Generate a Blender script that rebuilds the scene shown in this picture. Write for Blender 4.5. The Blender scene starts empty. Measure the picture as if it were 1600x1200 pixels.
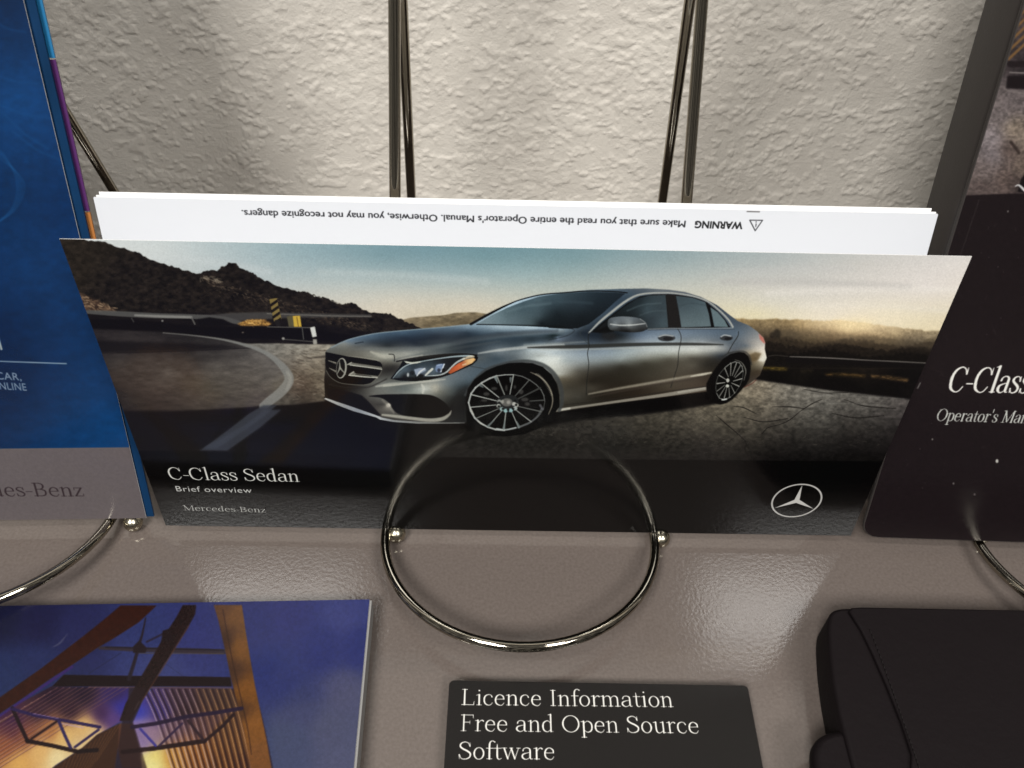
import bpy, bmesh, math
import numpy as np
from mathutils import Vector

rad = math.radians
scene = bpy.context.scene

# ------------------------------------------------------------------ camera
FOC, PITCH, ROLL = 1340.0, 45.8, 1.756          # focal length in units of a 1600 px wide frame
CAM = np.array([-0.00077, -0.15110, 0.22534])
def cam_axes():
    t, o = rad(PITCH), rad(ROLL)
    f = np.array([0, math.cos(t), -math.sin(t)]); r = np.array([1., 0, 0]); u = np.cross(r, f)
    return math.cos(o)*r + math.sin(o)*u, -math.sin(o)*r + math.cos(o)*u, f
CR, CU, CF = cam_axes()
cd = bpy.data.cameras.new('camera'); cam = bpy.data.objects.new('camera', cd)
scene.collection.objects.link(cam); scene.camera = cam
from mathutils import Matrix
m = Matrix(((CR[0], CU[0], -CF[0], CAM[0]), (CR[1], CU[1], -CF[1], CAM[1]), (CR[2], CU[2], -CF[2], CAM[2]), (0, 0, 0, 1)))
cam.matrix_world = m
cd.sensor_width = 36; cd.lens = 36*FOC/1600; cd.clip_start = 0.005; cd.clip_end = 50
cd.dof.use_dof = True; cd.dof.focus_distance = 0.25; cd.dof.aperture_fstop = cd.lens/1.0

# ------------------------------------------------------------------ light
world = bpy.data.worlds.new('World'); scene.world = world; world.use_nodes = True
bg = world.node_tree.nodes['Background']
bg.inputs[1].default_value = 1.0
_n = world.node_tree                              # dim room all round: soft, uneven tones
_tc = _n.nodes.new('ShaderNodeTexCoord'); _mp = _n.nodes.new('ShaderNodeMapping'); _mp.inputs['Scale'].default_value = (7.5, 7.5, 1.2)
_nz = _n.nodes.new('ShaderNodeTexNoise'); _nz.inputs['Scale'].default_value = 1.6; _nz.inputs['Detail'].default_value = 3
_rp = _n.nodes.new('ShaderNodeValToRGB'); _rp.color_ramp.elements[0].position = .43; _rp.color_ramp.elements[0].color = (.016, .014, .012, 1)
_rp.color_ramp.elements[1].position = .60; _rp.color_ramp.elements[1].color = (.30, .285, .26, 1)
_n.links.new(_tc.outputs['Generated'], _mp.inputs[0]); _n.links.new(_mp.outputs[0], _nz.inputs['Vector']); _n.links.new(_nz.outputs[0], _rp.inputs[0]); _n.links.new(_rp.outputs[0], bg.inputs[0])
scene.view_settings.view_transform = 'Standard'; scene.view_settings.look = 'None'
scene.view_settings.exposure = 0.0; scene.view_settings.gamma = 1
LAMP_RADIANCE = 31.0
CEIL = 1.8
def troffer(name, x0, x1, y0, y1, k=1.0, col=(1.0, 0.985, 0.95)):
    """ceiling light panel above the shelf, given by its slopes x/z and y/z as seen from the leaflet"""
    ld = bpy.data.lights.new(name, 'AREA'); ld.shape = 'RECTANGLE'
    ld.size = (x1-x0)*CEIL; ld.size_y = (y1-y0)*CEIL
    ld.energy = LAMP_RADIANCE*k*math.pi*ld.size*ld.size_y; ld.color = col
    o = bpy.data.objects.new(name, ld); scene.collection.objects.link(o)
    o.location = ((x0+x1)/2*CEIL, (y0+y1)/2*CEIL, CEIL)
troffer('ceiling_light', -.40, -.185, -.385, -.285, 1.35)
troffer('ceiling_light', .285, .46, -.385, -.285, 1.5)
troffer('ceiling_light', -.58, -.17, -1.0, -.60, 1.55)
troffer('ceiling_light', .44, .80, -.99, -.60, 1.1)
scene.cycles.use_denoising = True
scene.cycles.max_bounces = 8

# ------------------------------------------------------------------ geometry of sight lines (used to measure, never at render time)
def ray(px, py):
    d = CF*FOC + CR*(px-800) - CU*(py-600); return d/np.linalg.norm(d)
def hit(px, py, p, n):
    d = ray(px, py); return CAM + d*(np.dot(p-CAM, n)/np.dot(d, n))
def hitz(px, py, z):
    d = ray(px, py); return CAM + d*((z-CAM[2])/d[2])
def project(P):
    q = P-CAM; z = q@CF
    return 800+FOC*(q@CR)/z, 600-FOC*(q@CU)/z
def frame(psi, phi):
    """psi: turn about the vertical, phi: lean back; returns width, height and outward directions"""
    a, b = rad(psi), rad(phi)
    ex = np.array([math.cos(a), math.sin(a), 0]); ny = np.array([-math.sin(a), math.cos(a), 0])
    up = math.cos(b)*np.array([0, 0, 1.]) + math.sin(b)*ny
    return ex, up, np.cross(ex, up)

class Sheet:
    """a flat printed rectangle: A bottom-left corner, w x h metres, D texels per metre"""
    def __init__(s, A, axes, w, h, D):
        s.A, (s.ex, s.up, s.n), s.w, s.h, s.D = np.array(A, float), axes, w, h, D
        s.W, s.H = int(w*D), int(h*D)
    def uv(s, px, py):
        q = hit(px, py, s.A, s.n)-s.A
        return q@s.ex, q@s.up
    def tex(s, px, py):
        u, v = s.uv(px, py); return u*s.D, (s.h-v)*s.D
    def resample(s, art, x0, y0, S):
        """unwarp a drawing made in measured coordinates onto the flat sheet"""
        uu = (np.arange(s.W)+.5)/s.D; vv = s.h-(np.arange(s.H)+.5)/s.D
        U, V = np.meshgrid(uu, vv)
        P = s.A + U[..., None]*s.ex + V[..., None]*s.up
        q = P-CAM; z = q@CF
        X = ((800+FOC*(q@CR)/z)-x0)*S-.5; Y = ((600-FOC*(q@CU)/z)-y0)*S-.5
        return bilinear(art, X, Y)

def bilinear(a, X, Y):
    h, w = a.shape[:2]
    X = np.clip(X, 0, w-1.001); Y = np.clip(Y, 0, h-1.001)
    i = X.astype(int); j = Y.astype(int); fx = (X-i); fy = (Y-j)
    if a.ndim == 3: fx = fx[..., None]; fy = fy[..., None]
    return (a[j, i]*(1-fx)+a[j, i+1]*fx)*(1-fy) + (a[j+1, i]*(1-fx)+a[j+1, i+1]*fx)*fy

# ------------------------------------------------------------------ a small painter for the flat prints
def vnoise(h, w, cell, rng):
    gh, gw = int(h/cell)+3, int(w/cell)+3
    g = rng.random((gh, gw)).astype(np.float32)
    y = np.arange(h)/cell; x = np.arange(w)/cell
    X, Y = np.meshgrid(x, y)
    i = X.astype(int); j = Y.astype(int); fx = X-i; fy = Y-j
    fx = fx*fx*(3-2*fx); fy = fy*fy*(3-2*fy)
    return (g[j, i]*(1-fx)+g[j, i+1]*fx)*(1-fy)+(g[j+1, i]*(1-fx)+g[j+1, i+1]*fx)*fy
def fbm(h, w, cell, octs=4, seed=1, stretch=1.0):
    """fractal noise around 0, about -1..1; stretch > 1 draws it out sideways"""
    rng = np.random.default_rng(seed); out = 0; a = 1; t = 0
    w2 = max(4, int(w/stretch))
    for _ in range(octs):
        out = out + a*(vnoise(h, w2, max(cell, 1.0), rng)-.5); t += a; a *= .6; cell /= 2
    out = out/t*2.6
    if w2 != w:
        X, Y = np.meshgrid(np.arange(w)*(w2-1)/max(1, w-1), np.arange(h).astype(float)); out = bilinear(out, X, Y)
    return out.astype(np.float32)
def blur2(a, s):
    if s < .3: return a
    k = int(math.ceil(s*2.5)); g = np.exp(-.5*(np.arange(-k, k+1)/s)**2); g /= g.sum()
    for ax in (0, 1):
        p = [(0, 0)]*a.ndim; p[ax] = (k, k); b = np.pad(a, p, mode='edge'); o = 0; n = a.shape[ax]
        for q, gv in enumerate(g):
            sl = [slice(None)]*a.ndim; sl[ax] = slice(q, q+n); o = o+gv*b[tuple(sl)]
        a = o
    return a
def smooth_curve(pts, n=8, closed=False):
    p = np.array(pts, float)
    if closed: p = np.vstack([p[-1], p, p[0], p[1]])
    else: p = np.vstack([2*p[0]-p[1], p, 2*p[-1]-p[-2]])
    out = []
    for i in range(1, len(p)-2):
        for t in np.linspace(0, 1, n, endpoint=False):
            a, b, c, d = p[i-1], p[i], p[i+1], p[i+2]
            out.append(.5*((2*b)+(c-a)*t+(2*a-5*b+4*c-d)*t*t+(3*b-a-3*c+d)*t**3))
    if not closed: out.append(p[-2])
    return np.array(out)

class Art:
    """canvas in measured coordinates (x0, y0 .. x1, y1) at S texels per unit"""
    def __init__(s, x0, y0, x1, y1, S, col=(0, 0, 0)):
        s.x0, s.y0, s.S = x0, y0, S
        s.w, s.h = int((x1-x0)*S), int((y1-y0)*S)
        s.a = np.zeros((s.h, s.w, 3), np.float32)+np.array(col, np.float32)/255
    def c(s, pts):
        p = np.array(pts, float).copy(); p[:, 0] = (p[:, 0]-s.x0)*s.S; p[:, 1] = (p[:, 1]-s.y0)*s.S; return p
    def box(s, p, pad):
        x0 = max(0, int(p[:, 0].min()-pad)); x1 = min(s.w, int(p[:, 0].max()+pad)+2)
        y0 = max(0, int(p[:, 1].min()-pad)); y1 = min(s.h, int(p[:, 1].max()+pad)+2)
        return x0, y0, x1, y1
    def mask_poly(s, p, bx, ss=3):
        x0, y0, x1, y1 = bx; w, h = x1-x0, y1-y0
        acc = np.zeros((h*ss, w+2), np.float32)
        q = p-np.array([x0, y0]); n = len(q)
        for i in range(n):
            ax, ay = q[i]; bx_, by = q[(i+1) % n]
            if ay == by: continue
            sg = 1 if by > ay else -1
            lo, hi = (ay, by) if by > ay else (by, ay)
            r0 = max(0, int(math.ceil(lo*ss-.5))); r1 = min(h*ss, int(math.ceil(hi*ss-.5)))
            if r1 <= r0: continue
            r = np.arange(r0, r1); y = (r+.5)/ss; x = ax+(y-ay)*(bx_-ax)/(by-ay)
            x = np.clip(x, 0, w); k = x.astype(int); f = x-k
            acc[r, k] += sg*(1-f); acc[r, k+1] += sg*f
        m_ = np.clip(np.abs(np.cumsum(acc, 1)[:, :w]), 0, 1)
        return m_.reshape(h, ss, w).mean(1)
    def put(s, m_, bx, col, alpha):
        x0, y0, x1, y1 = bx; v = s.a[y0:y1, x0:x1]; m_ = (m_*alpha)[..., None]
        c_ = col if isinstance(col, np.ndarray) and col.ndim == 3 else np.array(col, np.float32)/255
        v += (c_-v)*m_
    def fill(s, pts, col=None, alpha=1, blur=0, curve=False, field=None, noise=None, power=2.5, ax=1.0):
        p = s.c(smooth_curve(pts, 8, True) if curve else pts); pad = blur*s.S*3+2
        bx = s.box(p, pad)
        if bx[2]-bx[0] < 1 or bx[3]-bx[1] < 1: return
        m_ = s.mask_poly(p, bx)
        if blur: m_ = blur2(m_, blur*s.S)
        if field is not None: col = s.field(field, bx, power, ax)
        elif noise is not None: col = np.zeros((bx[3]-bx[1], bx[2]-bx[0], 3), np.float32)+np.array(col, np.float32)/255
        if noise is not None:
            amp, cell, seed, st = noise
            col = np.clip(col*(1+amp*fbm(bx[3]-bx[1], bx[2]-bx[0], cell*s.S, 5, seed, st)[..., None]), 0, 1)
        s.put(m_, bx, col, alpha)
    def field(s, pts, bx, power=2.5, ax=1.0):
        x0, y0, x1, y1 = bx; q = 6
        X, Y = np.meshgrid(np.arange(x0, x1+q, q), np.arange(y0, y1+q, q))
        P_ = np.array([((x-s.x0)*s.S*ax, (y-s.y0)*s.S) for (x, y, c_) in pts]); C_ = np.array([c_ for (x, y, c_) in pts], float)/255
        k = len(P_); D_ = np.hypot(P_[:, None, 0]-P_[None, :, 0], P_[:, None, 1]-P_[None, :, 1])+np.eye(k)*1.5
        if power >= 4:
            num = 0; den = 0
            for i in range(k):
                w_ = ((X*ax-P_[i, 0])**2+(Y-P_[i, 1])**2+380.)**(-2.0)*1e5; num = num+w_[..., None]*C_[i]; den = den+w_
            XX, YY = np.meshgrid(np.arange(x1-x0)/q, np.arange(y1-y0)/q); return bilinear(num/den[..., None], XX, YY).astype(np.float32)
        M_ = np.ones((k+1, k+1)); M_[:k, :k] = D_; M_[k, k] = 0
        W_ = np.linalg.solve(M_, np.vstack([C_, np.zeros((1, 3))]))
        g = np.zeros(X.shape+(3,))+W_[k]
        for i in range(k): g += np.hypot(X*ax-P_[i, 0], Y-P_[i, 1])[..., None]*W_[i]
        g = np.clip(g, C_.min(0)*.85, np.minimum(1, C_.max(0)*1.05))
        XX, YY = np.meshgrid(np.arange(x1-x0)/q, np.arange(y1-y0)/q)
        return bilinear(g, XX, YY).astype(np.float32)
    def stroke(s, pts, w, col, alpha=1, blur=0, curve=True, closed=False):
        """pts (x, y) or (x, y, width); w default width in drawing units"""
        p = np.array([(q[0], q[1], (q[2] if len(q) > 2 else w)) for q in pts], float)
        if curve and len(p) > 2: p = smooth_curve(p, 6, closed)
        elif closed: p = np.vstack([p, p[0]])
        p = s.c(p); p[:, 2] *= s.S/2; soft = .5+blur*s.S
        pad = p[:, 2].max()+soft*2+2; bx = s.box(p, pad); x0, y0, x1, y1 = bx
        if x1-x0 < 1 or y1-y0 < 1: return
        M = np.zeros((y1-y0, x1-x0), np.float32)
        for i in range(len(p)-1):
            sb = s.box(p[i:i+2], pad); sx0, sy0, sx1, sy1 = sb
            if sx1 <= sx0 or sy1 <= sy0: continue
            X, Y = np.meshgrid(np.arange(sx0, sx1)+.5, np.arange(sy0, sy1)+.5)
            a, b = p[i], p[i+1]; dx, dy = b[0]-a[0], b[1]-a[1]; L = dx*dx+dy*dy+1e-9
            t = np.clip(((X-a[0])*dx+(Y-a[1])*dy)/L, 0, 1)
            d = np.hypot(X-a[0]-t*dx, Y-a[1]-t*dy); r = a[2]+t*(b[2]-a[2])
            v = np.clip((r-d)/(2*soft)+.5, 0, 1); v = v*v*(3-2*v)*np.clip((r+soft)/(2*soft) if False else 1, 0, 1)
            sub = M[sy0-y0:sy1-y0, sx0-x0:sx1-x0]; np.maximum(sub, v, out=sub)
        s.put(M, bx, col, alpha)
    def dot(s, x, y, rx, ry, col, alpha=1, blur=0):
        t = np.linspace(0, 2*math.pi, 20, endpoint=False)
        s.fill([(x+rx*math.cos(a), y+ry*math.sin(a)) for a in t], col, alpha, blur)
    def grain(s, amp, cell=1.2, seed=5):
        s.a *= (1+amp*fbm(s.h, s.w, cell*s.S, 2, seed))[..., None]; np.clip(s.a, 0, 1, out=s.a)

def Z(ox, oy, k):
    """reader for points measured in an enlarged view: origin ox, oy and k times magnified"""
    return lambda *pts: [(ox+p[0]/k, oy+p[1]/k)+tuple(p[2:]) for p in pts]

# ------------------------------------------------------------------ serif letters drawn as pen strokes (units of cap height)
T_, t_ = .115, .05
def ell(cx, cy, rx, ry, T=T_, t=t_):
    o = []
    for i in range(16):
        a = 2*math.pi*i/16
        o.append((cx+rx*math.cos(a), cy+ry*math.sin(a), t+(T-t)*abs(math.cos(a))**1.6))
    return ('o', o)
def stem(x, y0, y1, w=T_): return ('l', [(x, y0, w), (x, y1, w)])
def bar(x0, x1, y, w=t_): return ('l', [(x0, y, w), (x1, y, w)])
def foot(x, y=.02, l=.11, r=.11): return bar(x-l, x+r, y, .042)
def flag(x, y): return ('l', [(x-.12, y-.045, .04), (x, y-.01, .06)])
GL = {
 'I': (.38, [stem(.19, .02, .98), foot(.19), foot(.19, .98)]),
 'L': (.66, [stem(.17, .02, .98), foot(.17, .98), bar(.05, .58, .02), ('l', [(.57, .02, .05), (.6, .24, .04)])]),
 'F': (.64, [stem(.17, .02, .98), foot(.17), bar(.05, .57, .98), ('l', [(.56, .98, .05), (.585, .78, .04)]), bar(.17, .42, .53), ('l', [(.43, .43, .04), (.43, .63, .04)])]),
 'B': (.68, [stem(.17, .02, .98), bar(.05, .36, .98), bar(.05, .38, .02), bar(.17, .36, .53), ('c', [(.34, .98, t_), (.48, .9, .09), (.51, .76, T_), (.46, .6, .09), (.34, .53, t_)]), ('c', [(.34, .53, t_), (.53, .44, .1), (.57, .28, T_), (.52, .1, .09), (.36, .02, t_)])]),
 'C': (.74, [('c', [(.62, .76, .05), (.54, .93, .055), (.38, 1.0, .06), (.19, .9, .1), (.085, .68, T_), (.075, .42, T_*1.05), (.15, .14, .11), (.36, 0, .06), (.52, .04, .055), (.64, .22, .05)]), ('l', [(.635, .99, .03), (.64, .73, .075)])]),
 'O': (.84, [ell(.42, .5, .345, .5)]),
 'S': (.62, [('c', [(.49, .77, .05), (.44, .93, .055), (.29, 1.0, .06), (.13, .91, .09), (.1, .74, T_), (.21, .6, T_), (.4, .47, T_*1.05), (.53, .31, T_), (.49, .1, .09), (.3, 0, .06), (.14, .06, .055), (.075, .25, .05)]), ('l', [(.505, .98, .03), (.51, .74, .07)]), ('l', [(.065, .02, .03), (.06, .27, .07)])]),
 'M': (.98, [stem(.16, .02, .98, .055), ('l', [(.16, .98, .12), (.47, .06, .11)]), ('l', [(.47, .06, .06), (.8, .98, .055)]), stem(.82, .02, .98), foot(.16), foot(.82), bar(.03, .2, .98, .042), bar(.8, .95, .98, .042)]),
 'a': (.54, [('c', [(.1, .5, .09), (.14, .62, .06), (.26, .67, .055), (.38, .61, .09), (.405, .46, T_), (.405, .14, T_), (.43, .03, .07), (.51, .03, .04)]), ('c', [(.4, .4, .045), (.24, .36, .055), (.09, .27, .1), (.08, .11, T_), (.2, 0, .06), (.33, .05, .045), (.4, .15, .04)])]),
 'c': (.5, [('c', [(.42, .52, .09), (.37, .63, .055), (.26, .67, .055), (.12, .57, .1), (.075, .34, T_), (.12, .11, .1), (.26, 0, .06), (.37, .04, .05), (.44, .16, .04)])]),
 'd': (.57, [stem(.42, .02, 1.06), flag(.42, 1.07), bar(.42, .52, .02, .042), ('c', [(.42, .53, .045), (.28, .67, .055), (.12, .56, .1), (.075, .34, T_), (.12, .1, .1), (.27, 0, .055), (.42, .14, .045)])]),
 'e': (.52, [('c', [(.08, .38, .045), (.26, .38, .045), (.44, .39, .05)]), ('c', [(.44, .39, .09), (.41, .56, .095), (.27, .67, .055), (.13, .57, .1), (.075, .34, T_), (.12, .11, .1), (.27, 0, .06), (.38, .03, .05), (.45, .16, .04)])]),
 'f': (.34, [('c', [(.17, .02, T_), (.17, .5, T_), (.175, .86, T_), (.22, 1.02, .08), (.31, 1.07, .055), (.4, 1.0, .08)]), bar(.04, .34, .64), foot(.17)]),
 'i': (.3, [stem(.155, .02, .66), flag(.155, .67), foot(.155), ('l', [(.15, .92, .125), (.151, .92, .125)])]),
 'l': (.3, [stem(.155, .02, 1.06), flag(.155, 1.07), foot(.155)]),
 'm': (.9, [stem(.14, .02, .66), flag(.14, .67), foot(.14), ('c', [(.15, .5, .045), (.24, .63, .05), (.34, .66, .07), (.42, .6, .1), (.45, .45, T_), (.45, .02, T_)]), foot(.45, .02, .09, .09), ('c', [(.46, .5, .045), (.55, .63, .05), (.65, .66, .07), (.73, .6, .1), (.76, .45, T_), (.76, .02, T_)]), foot(.76)]),
 'n': (.59, [stem(.14, .02, .66), flag(.14, .67), foot(.14), ('c', [(.15, .5, .045), (.25, .63, .05), (.34, .66, .07), (.42, .6, .1), (.45, .45, T_), (.45, .02, T_)]), foot(.45)]),
 'o': (.55, [ell(.275, .335, .2, .335)]),
 'p': (.57, [stem(.14, -.3, .66), flag(.14, .67), foot(.14, -.3), ('c', [(.15, .53, .045), (.3, .67, .055), (.45, .56, .1), (.495, .34, T_), (.45, .1, .1), (.3, 0, .055), (.15, .12, .045)])]),
 'r': (.42, [stem(.14, .02, .66), flag(.14, .67), foot(.14, .02, .11, .13), ('c', [(.15, .46, .045), (.24, .62, .055), (.33, .66, .07), (.38, .61, .1)])]),
 's': (.44, [('c', [(.35, .5, .045), (.32, .62, .05), (.21, .67, .055), (.1, .61, .085), (.08, .5, .1), (.17, .4, .1), (.29, .31, .11), (.37, .2, .1), (.34, .06, .085), (.21, 0, .055), (.11, .04, .05), (.065, .16, .045)]), ('l', [(.365, .66, .03), (.365, .48, .06)]), ('l', [(.06, .01, .03), (.055, .18, .06)])]),
 't': (.36, [('c', [(.16, .88, .04), (.165, .6, .1), (.165, .2, T_), (.19, .05, .09), (.26, 0, .055), (.34, .06, .04)]), bar(.03, .33, .64)]),
 'u': (.59, [('c', [(.14, .65, T_), (.14, .22, T_), (.18, .05, .09), (.27, 0, .055), (.37, .06, .05), (.44, .16, .045)]), stem(.45, .02, .66), flag(.14, .67), flag(.45, .67), bar(.45, .55, .02, .042)]),
 'w': (.8, [('l', [(.1, .64, .115), (.25, .03, .1)]), ('l', [(.25, .03, .05), (.4, .6, .05)]), ('l', [(.4, .64, .115), (.55, .03, .1)]), ('l', [(.55, .03, .05), (.71, .64, .05)]), foot(.1, .65), foot(.71, .65, .08, .08), foot(.4, .65, .07, .07)]),
 'z': (.47, [bar(.07, .41, .64), ('l', [(.06, .64, .04), (.06, .5, .05)]), ('l', [(.37, .62, .11), (.1, .04, .11)]), bar(.06, .42, .02), ('l', [(.42, .02, .04), (.43, .18, .05)])]),
 '-': (.32, [bar(.03, .29, .34, .055)]),
 "'": (.2, [('l', [(.1, 1.06, .1), (.095, .8, .05)])]),
 ' ': (.3, []),
}
class Flat(Art):
    """canvas of a Sheet, in texels"""
    def __init__(s, arr):
        s.a = arr.astype(np.float32); s.h, s.w = arr.shape[:2]; s.x0 = s.y0 = 0; s.S = 1.0
def serif(flat, sheet, text, p0, p1, cap, col, alpha=1.0, weight=1.0):
    """baseline from p0 to p1 (measured points), cap height in metres"""
    a = np.array(sheet.tex(*p0)); b = np.array(sheet.tex(*p1)); tot = sum(GL[c][0] for c in text)
    C_ = cap*sheet.D; d = (b-a)/tot; L = np.linalg.norm(b-a); dn = (b-a)/L; up = np.array([dn[1], -dn[0]])*C_
    x = 0
    for c in text:
        adv, parts = GL[c]
        for kind, pts in parts:
            q = []
            for (gx, gy, gw) in pts:
                P_ = a+d*(x+gx)+up*gy; q.append((P_[0], P_[1], gw*C_*weight))
            flat.stroke(q, 1, col, alpha, 0, curve=(kind != 'l'), closed=(kind == 'o'))
        x += adv
def sans(flat, sheet, text, p0, p1, cap, col, alpha=1.0, bold=0.0, spacing=1.0):
    cu = bpy.data.curves.new('t', 'FONT'); cu.body = text; cu.size = 1; cu.offset = bold; cu.space_character = spacing; cu.resolution_u = 4
    ob = bpy.data.objects.new('t', cu); scene.collection.objects.link(ob)
    me = ob.to_mesh(); me.calc_loop_triangles()
    V = np.array([v.co[:2] for v in me.vertices]); F = np.array([t.vertices[:] for t in me.loop_triangles])
    ob.to_mesh_clear(); bpy.data.objects.remove(ob); bpy.data.curves.remove(cu)
    a = np.array(sheet.tex(*p0)); b = np.array(sheet.tex(*p1)); L = np.linalg.norm(b-a); dn = (b-a)/L; up = np.array([dn[1], -dn[0]])
    x0, x1 = V[:, 0].min(), V[:, 0].max()
    P = a+np.outer((V[:, 0]-x0)/(x1-x0)*L, dn)+np.outer(V[:, 1]/.73*cap*sheet.D, up)
    ss = 3; lo = np.floor(P.min(0)).astype(int)-2; hi = np.ceil(P.max(0)).astype(int)+2
    lo = np.maximum(lo, 0); hi = np.minimum(hi, [flat.w, flat.h])
    M = np.zeros(((hi[1]-lo[1])*ss, (hi[0]-lo[0])*ss), bool); Q = (P-lo)*ss
    for f in F:
        t = Q[f]; x_0, y_0 = np.maximum(np.floor(t.min(0)).astype(int), 0); x_1, y_1 = np.ceil(t.max(0)).astype(int)+1
        if x_1 <= x_0 or y_1 <= y_0: continue
        X, Y = np.meshgrid(np.arange(x_0, min(x_1, M.shape[1]))+.5, np.arange(y_0, min(y_1, M.shape[0]))+.5)
        if X.size == 0: continue
        e = [(t[(k+1) % 3][0]-t[k][0])*(Y-t[k][1])-(t[(k+1) % 3][1]-t[k][1])*(X-t[k][0]) for k in range(3)]
        ins = ((e[0] >= 0) & (e[1] >= 0) & (e[2] >= 0)) | ((e[0] <= 0) & (e[1] <= 0) & (e[2] <= 0))
        M[y_0:y_0+X.shape[0], x_0:x_0+X.shape[1]] |= ins
    m_ = M.reshape(hi[1]-lo[1], ss, hi[0]-lo[0], ss).mean((1, 3)).astype(np.float32)
    flat.put(m_, (lo[0], lo[1], hi[0], hi[1]), col, alpha)

# ------------------------------------------------------------------ materials
def img(name, arr, gain=1.0):
    """arr in display values; gain multiplies the reflectance"""
    a = np.clip(arr, 0, 1).astype(np.float64)
    if gain != 1.0:
        lin = np.where(a <= .04045, a/12.92, ((a+.055)/1.055)**2.4)*gain
        lin = np.clip(lin, 0, .9); a = np.where(lin <= .0031308, lin*12.92, 1.055*lin**(1/2.4)-.055)
    h, w = a.shape[:2]; im = bpy.data.images.new(name, w, h)
    px = np.ones((h, w, 4), np.float32); px[..., :3] = a[::-1]
    im.pixels.foreach_set(px.ravel()); im.update(); im.pack(); return im
def mat(name, col=(.5, .5, .5), rough=.5, metal=0, image=None, bump=None, spec=.5, var=None, coat=0):
    mt = bpy.data.materials.new(name); mt.use_nodes = True; nt = mt.node_tree; b = nt.nodes['Principled BSDF']
    b.inputs['Base Color'].default_value = (*col, 1); b.inputs['Roughness'].default_value = rough
    b.inputs['Metallic'].default_value = metal; b.inputs['Specular IOR Level'].default_value = spec
    if coat: b.inputs['Coat Weight'].default_value = coat; b.inputs['Coat Roughness'].default_value = .04
    tc = nt.nodes.new('ShaderNodeTexCoord')
    if image:
        ti = nt.nodes.new('ShaderNodeTexImage'); ti.image = image; ti.extension = 'EXTEND'
        nt.links.new(tc.outputs['UV'], ti.inputs[0]); nt.links.new(ti.outputs[0], b.inputs['Base Color'])
    if var:                                         # (scale, low colour, high colour, detail)
        nz = nt.nodes.new('ShaderNodeTexNoise'); nz.inputs['Scale'].default_value = var[0]; nz.inputs['Detail'].default_value = 6
        rp = nt.nodes.new('ShaderNodeValToRGB'); rp.color_ramp.elements[0].position = .3; rp.color_ramp.elements[1].position = .7
        rp.color_ramp.elements[0].color = (*var[1], 1); rp.color_ramp.elements[1].color = (*var[2], 1)
        nt.links.new(tc.outputs['Object'], nz.inputs['Vector']); nt.links.new(nz.outputs[0], rp.inputs[0]); nt.links.new(rp.outputs[0], b.inputs['Base Color'])
    prev = None
    for (sc, dist, det) in (bump or []):
        nz = nt.nodes.new('ShaderNodeTexNoise'); nz.inputs['Scale'].default_value = sc; nz.inputs['Detail'].default_value = det
        bp = nt.nodes.new('ShaderNodeBump'); bp.inputs['Distance'].default_value = dist; bp.inputs['Strength'].default_value = 1
        nt.links.new(tc.outputs['Object'], nz.inputs['Vector']); nt.links.new(nz.outputs[0], bp.inputs['Height'])
        if prev: nt.links.new(prev.outputs[0], bp.inputs['Normal'])
        prev = bp
    if prev: nt.links.new(prev.outputs[0], b.inputs['Normal'])
    return mt

# ------------------------------------------------------------------ object helpers
def link(o): scene.collection.objects.link(o); return o
def thing(name, label, cat, loc=(0, 0, 0), group=None):
    o = link(bpy.data.objects.new(name, None)); o.location = Vector(loc); o.empty_display_size = .02
    o['label'] = label; o['category'] = cat
    if group: o['group'] = group
    bpy.context.view_layer.update(); return o
def mesh_obj(name, verts, faces, mats, parent=None, smooth=False, uvs=None, midx=None):
    me = bpy.data.meshes.new(name)
    off = np.array(parent.location) if parent else np.zeros(3)
    me.from_pydata([tuple(np.array(v)-off) for v in verts], [], faces)
    for m_ in (mats if isinstance(mats, (list, tuple)) else [mats]): me.materials.append(m_)
    if midx is not None: me.polygons.foreach_set('material_index', midx)
    if smooth: me.polygons.foreach_set('use_smooth', [True]*len(me.polygons))
    if uvs is not None:
        ul = me.uv_layers.new(name='UVMap')
        for l in me.loops: ul.data[l.index].uv = uvs[l.vertex_index]
    me.update(); o = link(bpy.data.objects.new(name, me))
    if parent: o.parent = parent
    return o
def rounded(w, h, r, n=5, x0=0, y0=0):
    """outline of a rectangle; r = radii bottom-left, bottom-right, top-right, top-left"""
    out = []
    for (cx, cy, a0, rr) in ((x0, y0, 180, r[0]), (x0+w, y0, 270, r[1]), (x0+w, y0+h, 0, r[2]), (x0, y0+h, 90, r[3])):
        sx = 1 if cx == x0 else -1; sy = 1 if cy == y0 else -1
        if rr <= 0: out.append((cx, cy)); continue
        for k in range(n+1):
            a = rad(a0+90*k/n); out.append((cx+sx*rr+rr*math.cos(a), cy+sy*rr+rr*math.sin(a)))
    return out
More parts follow.
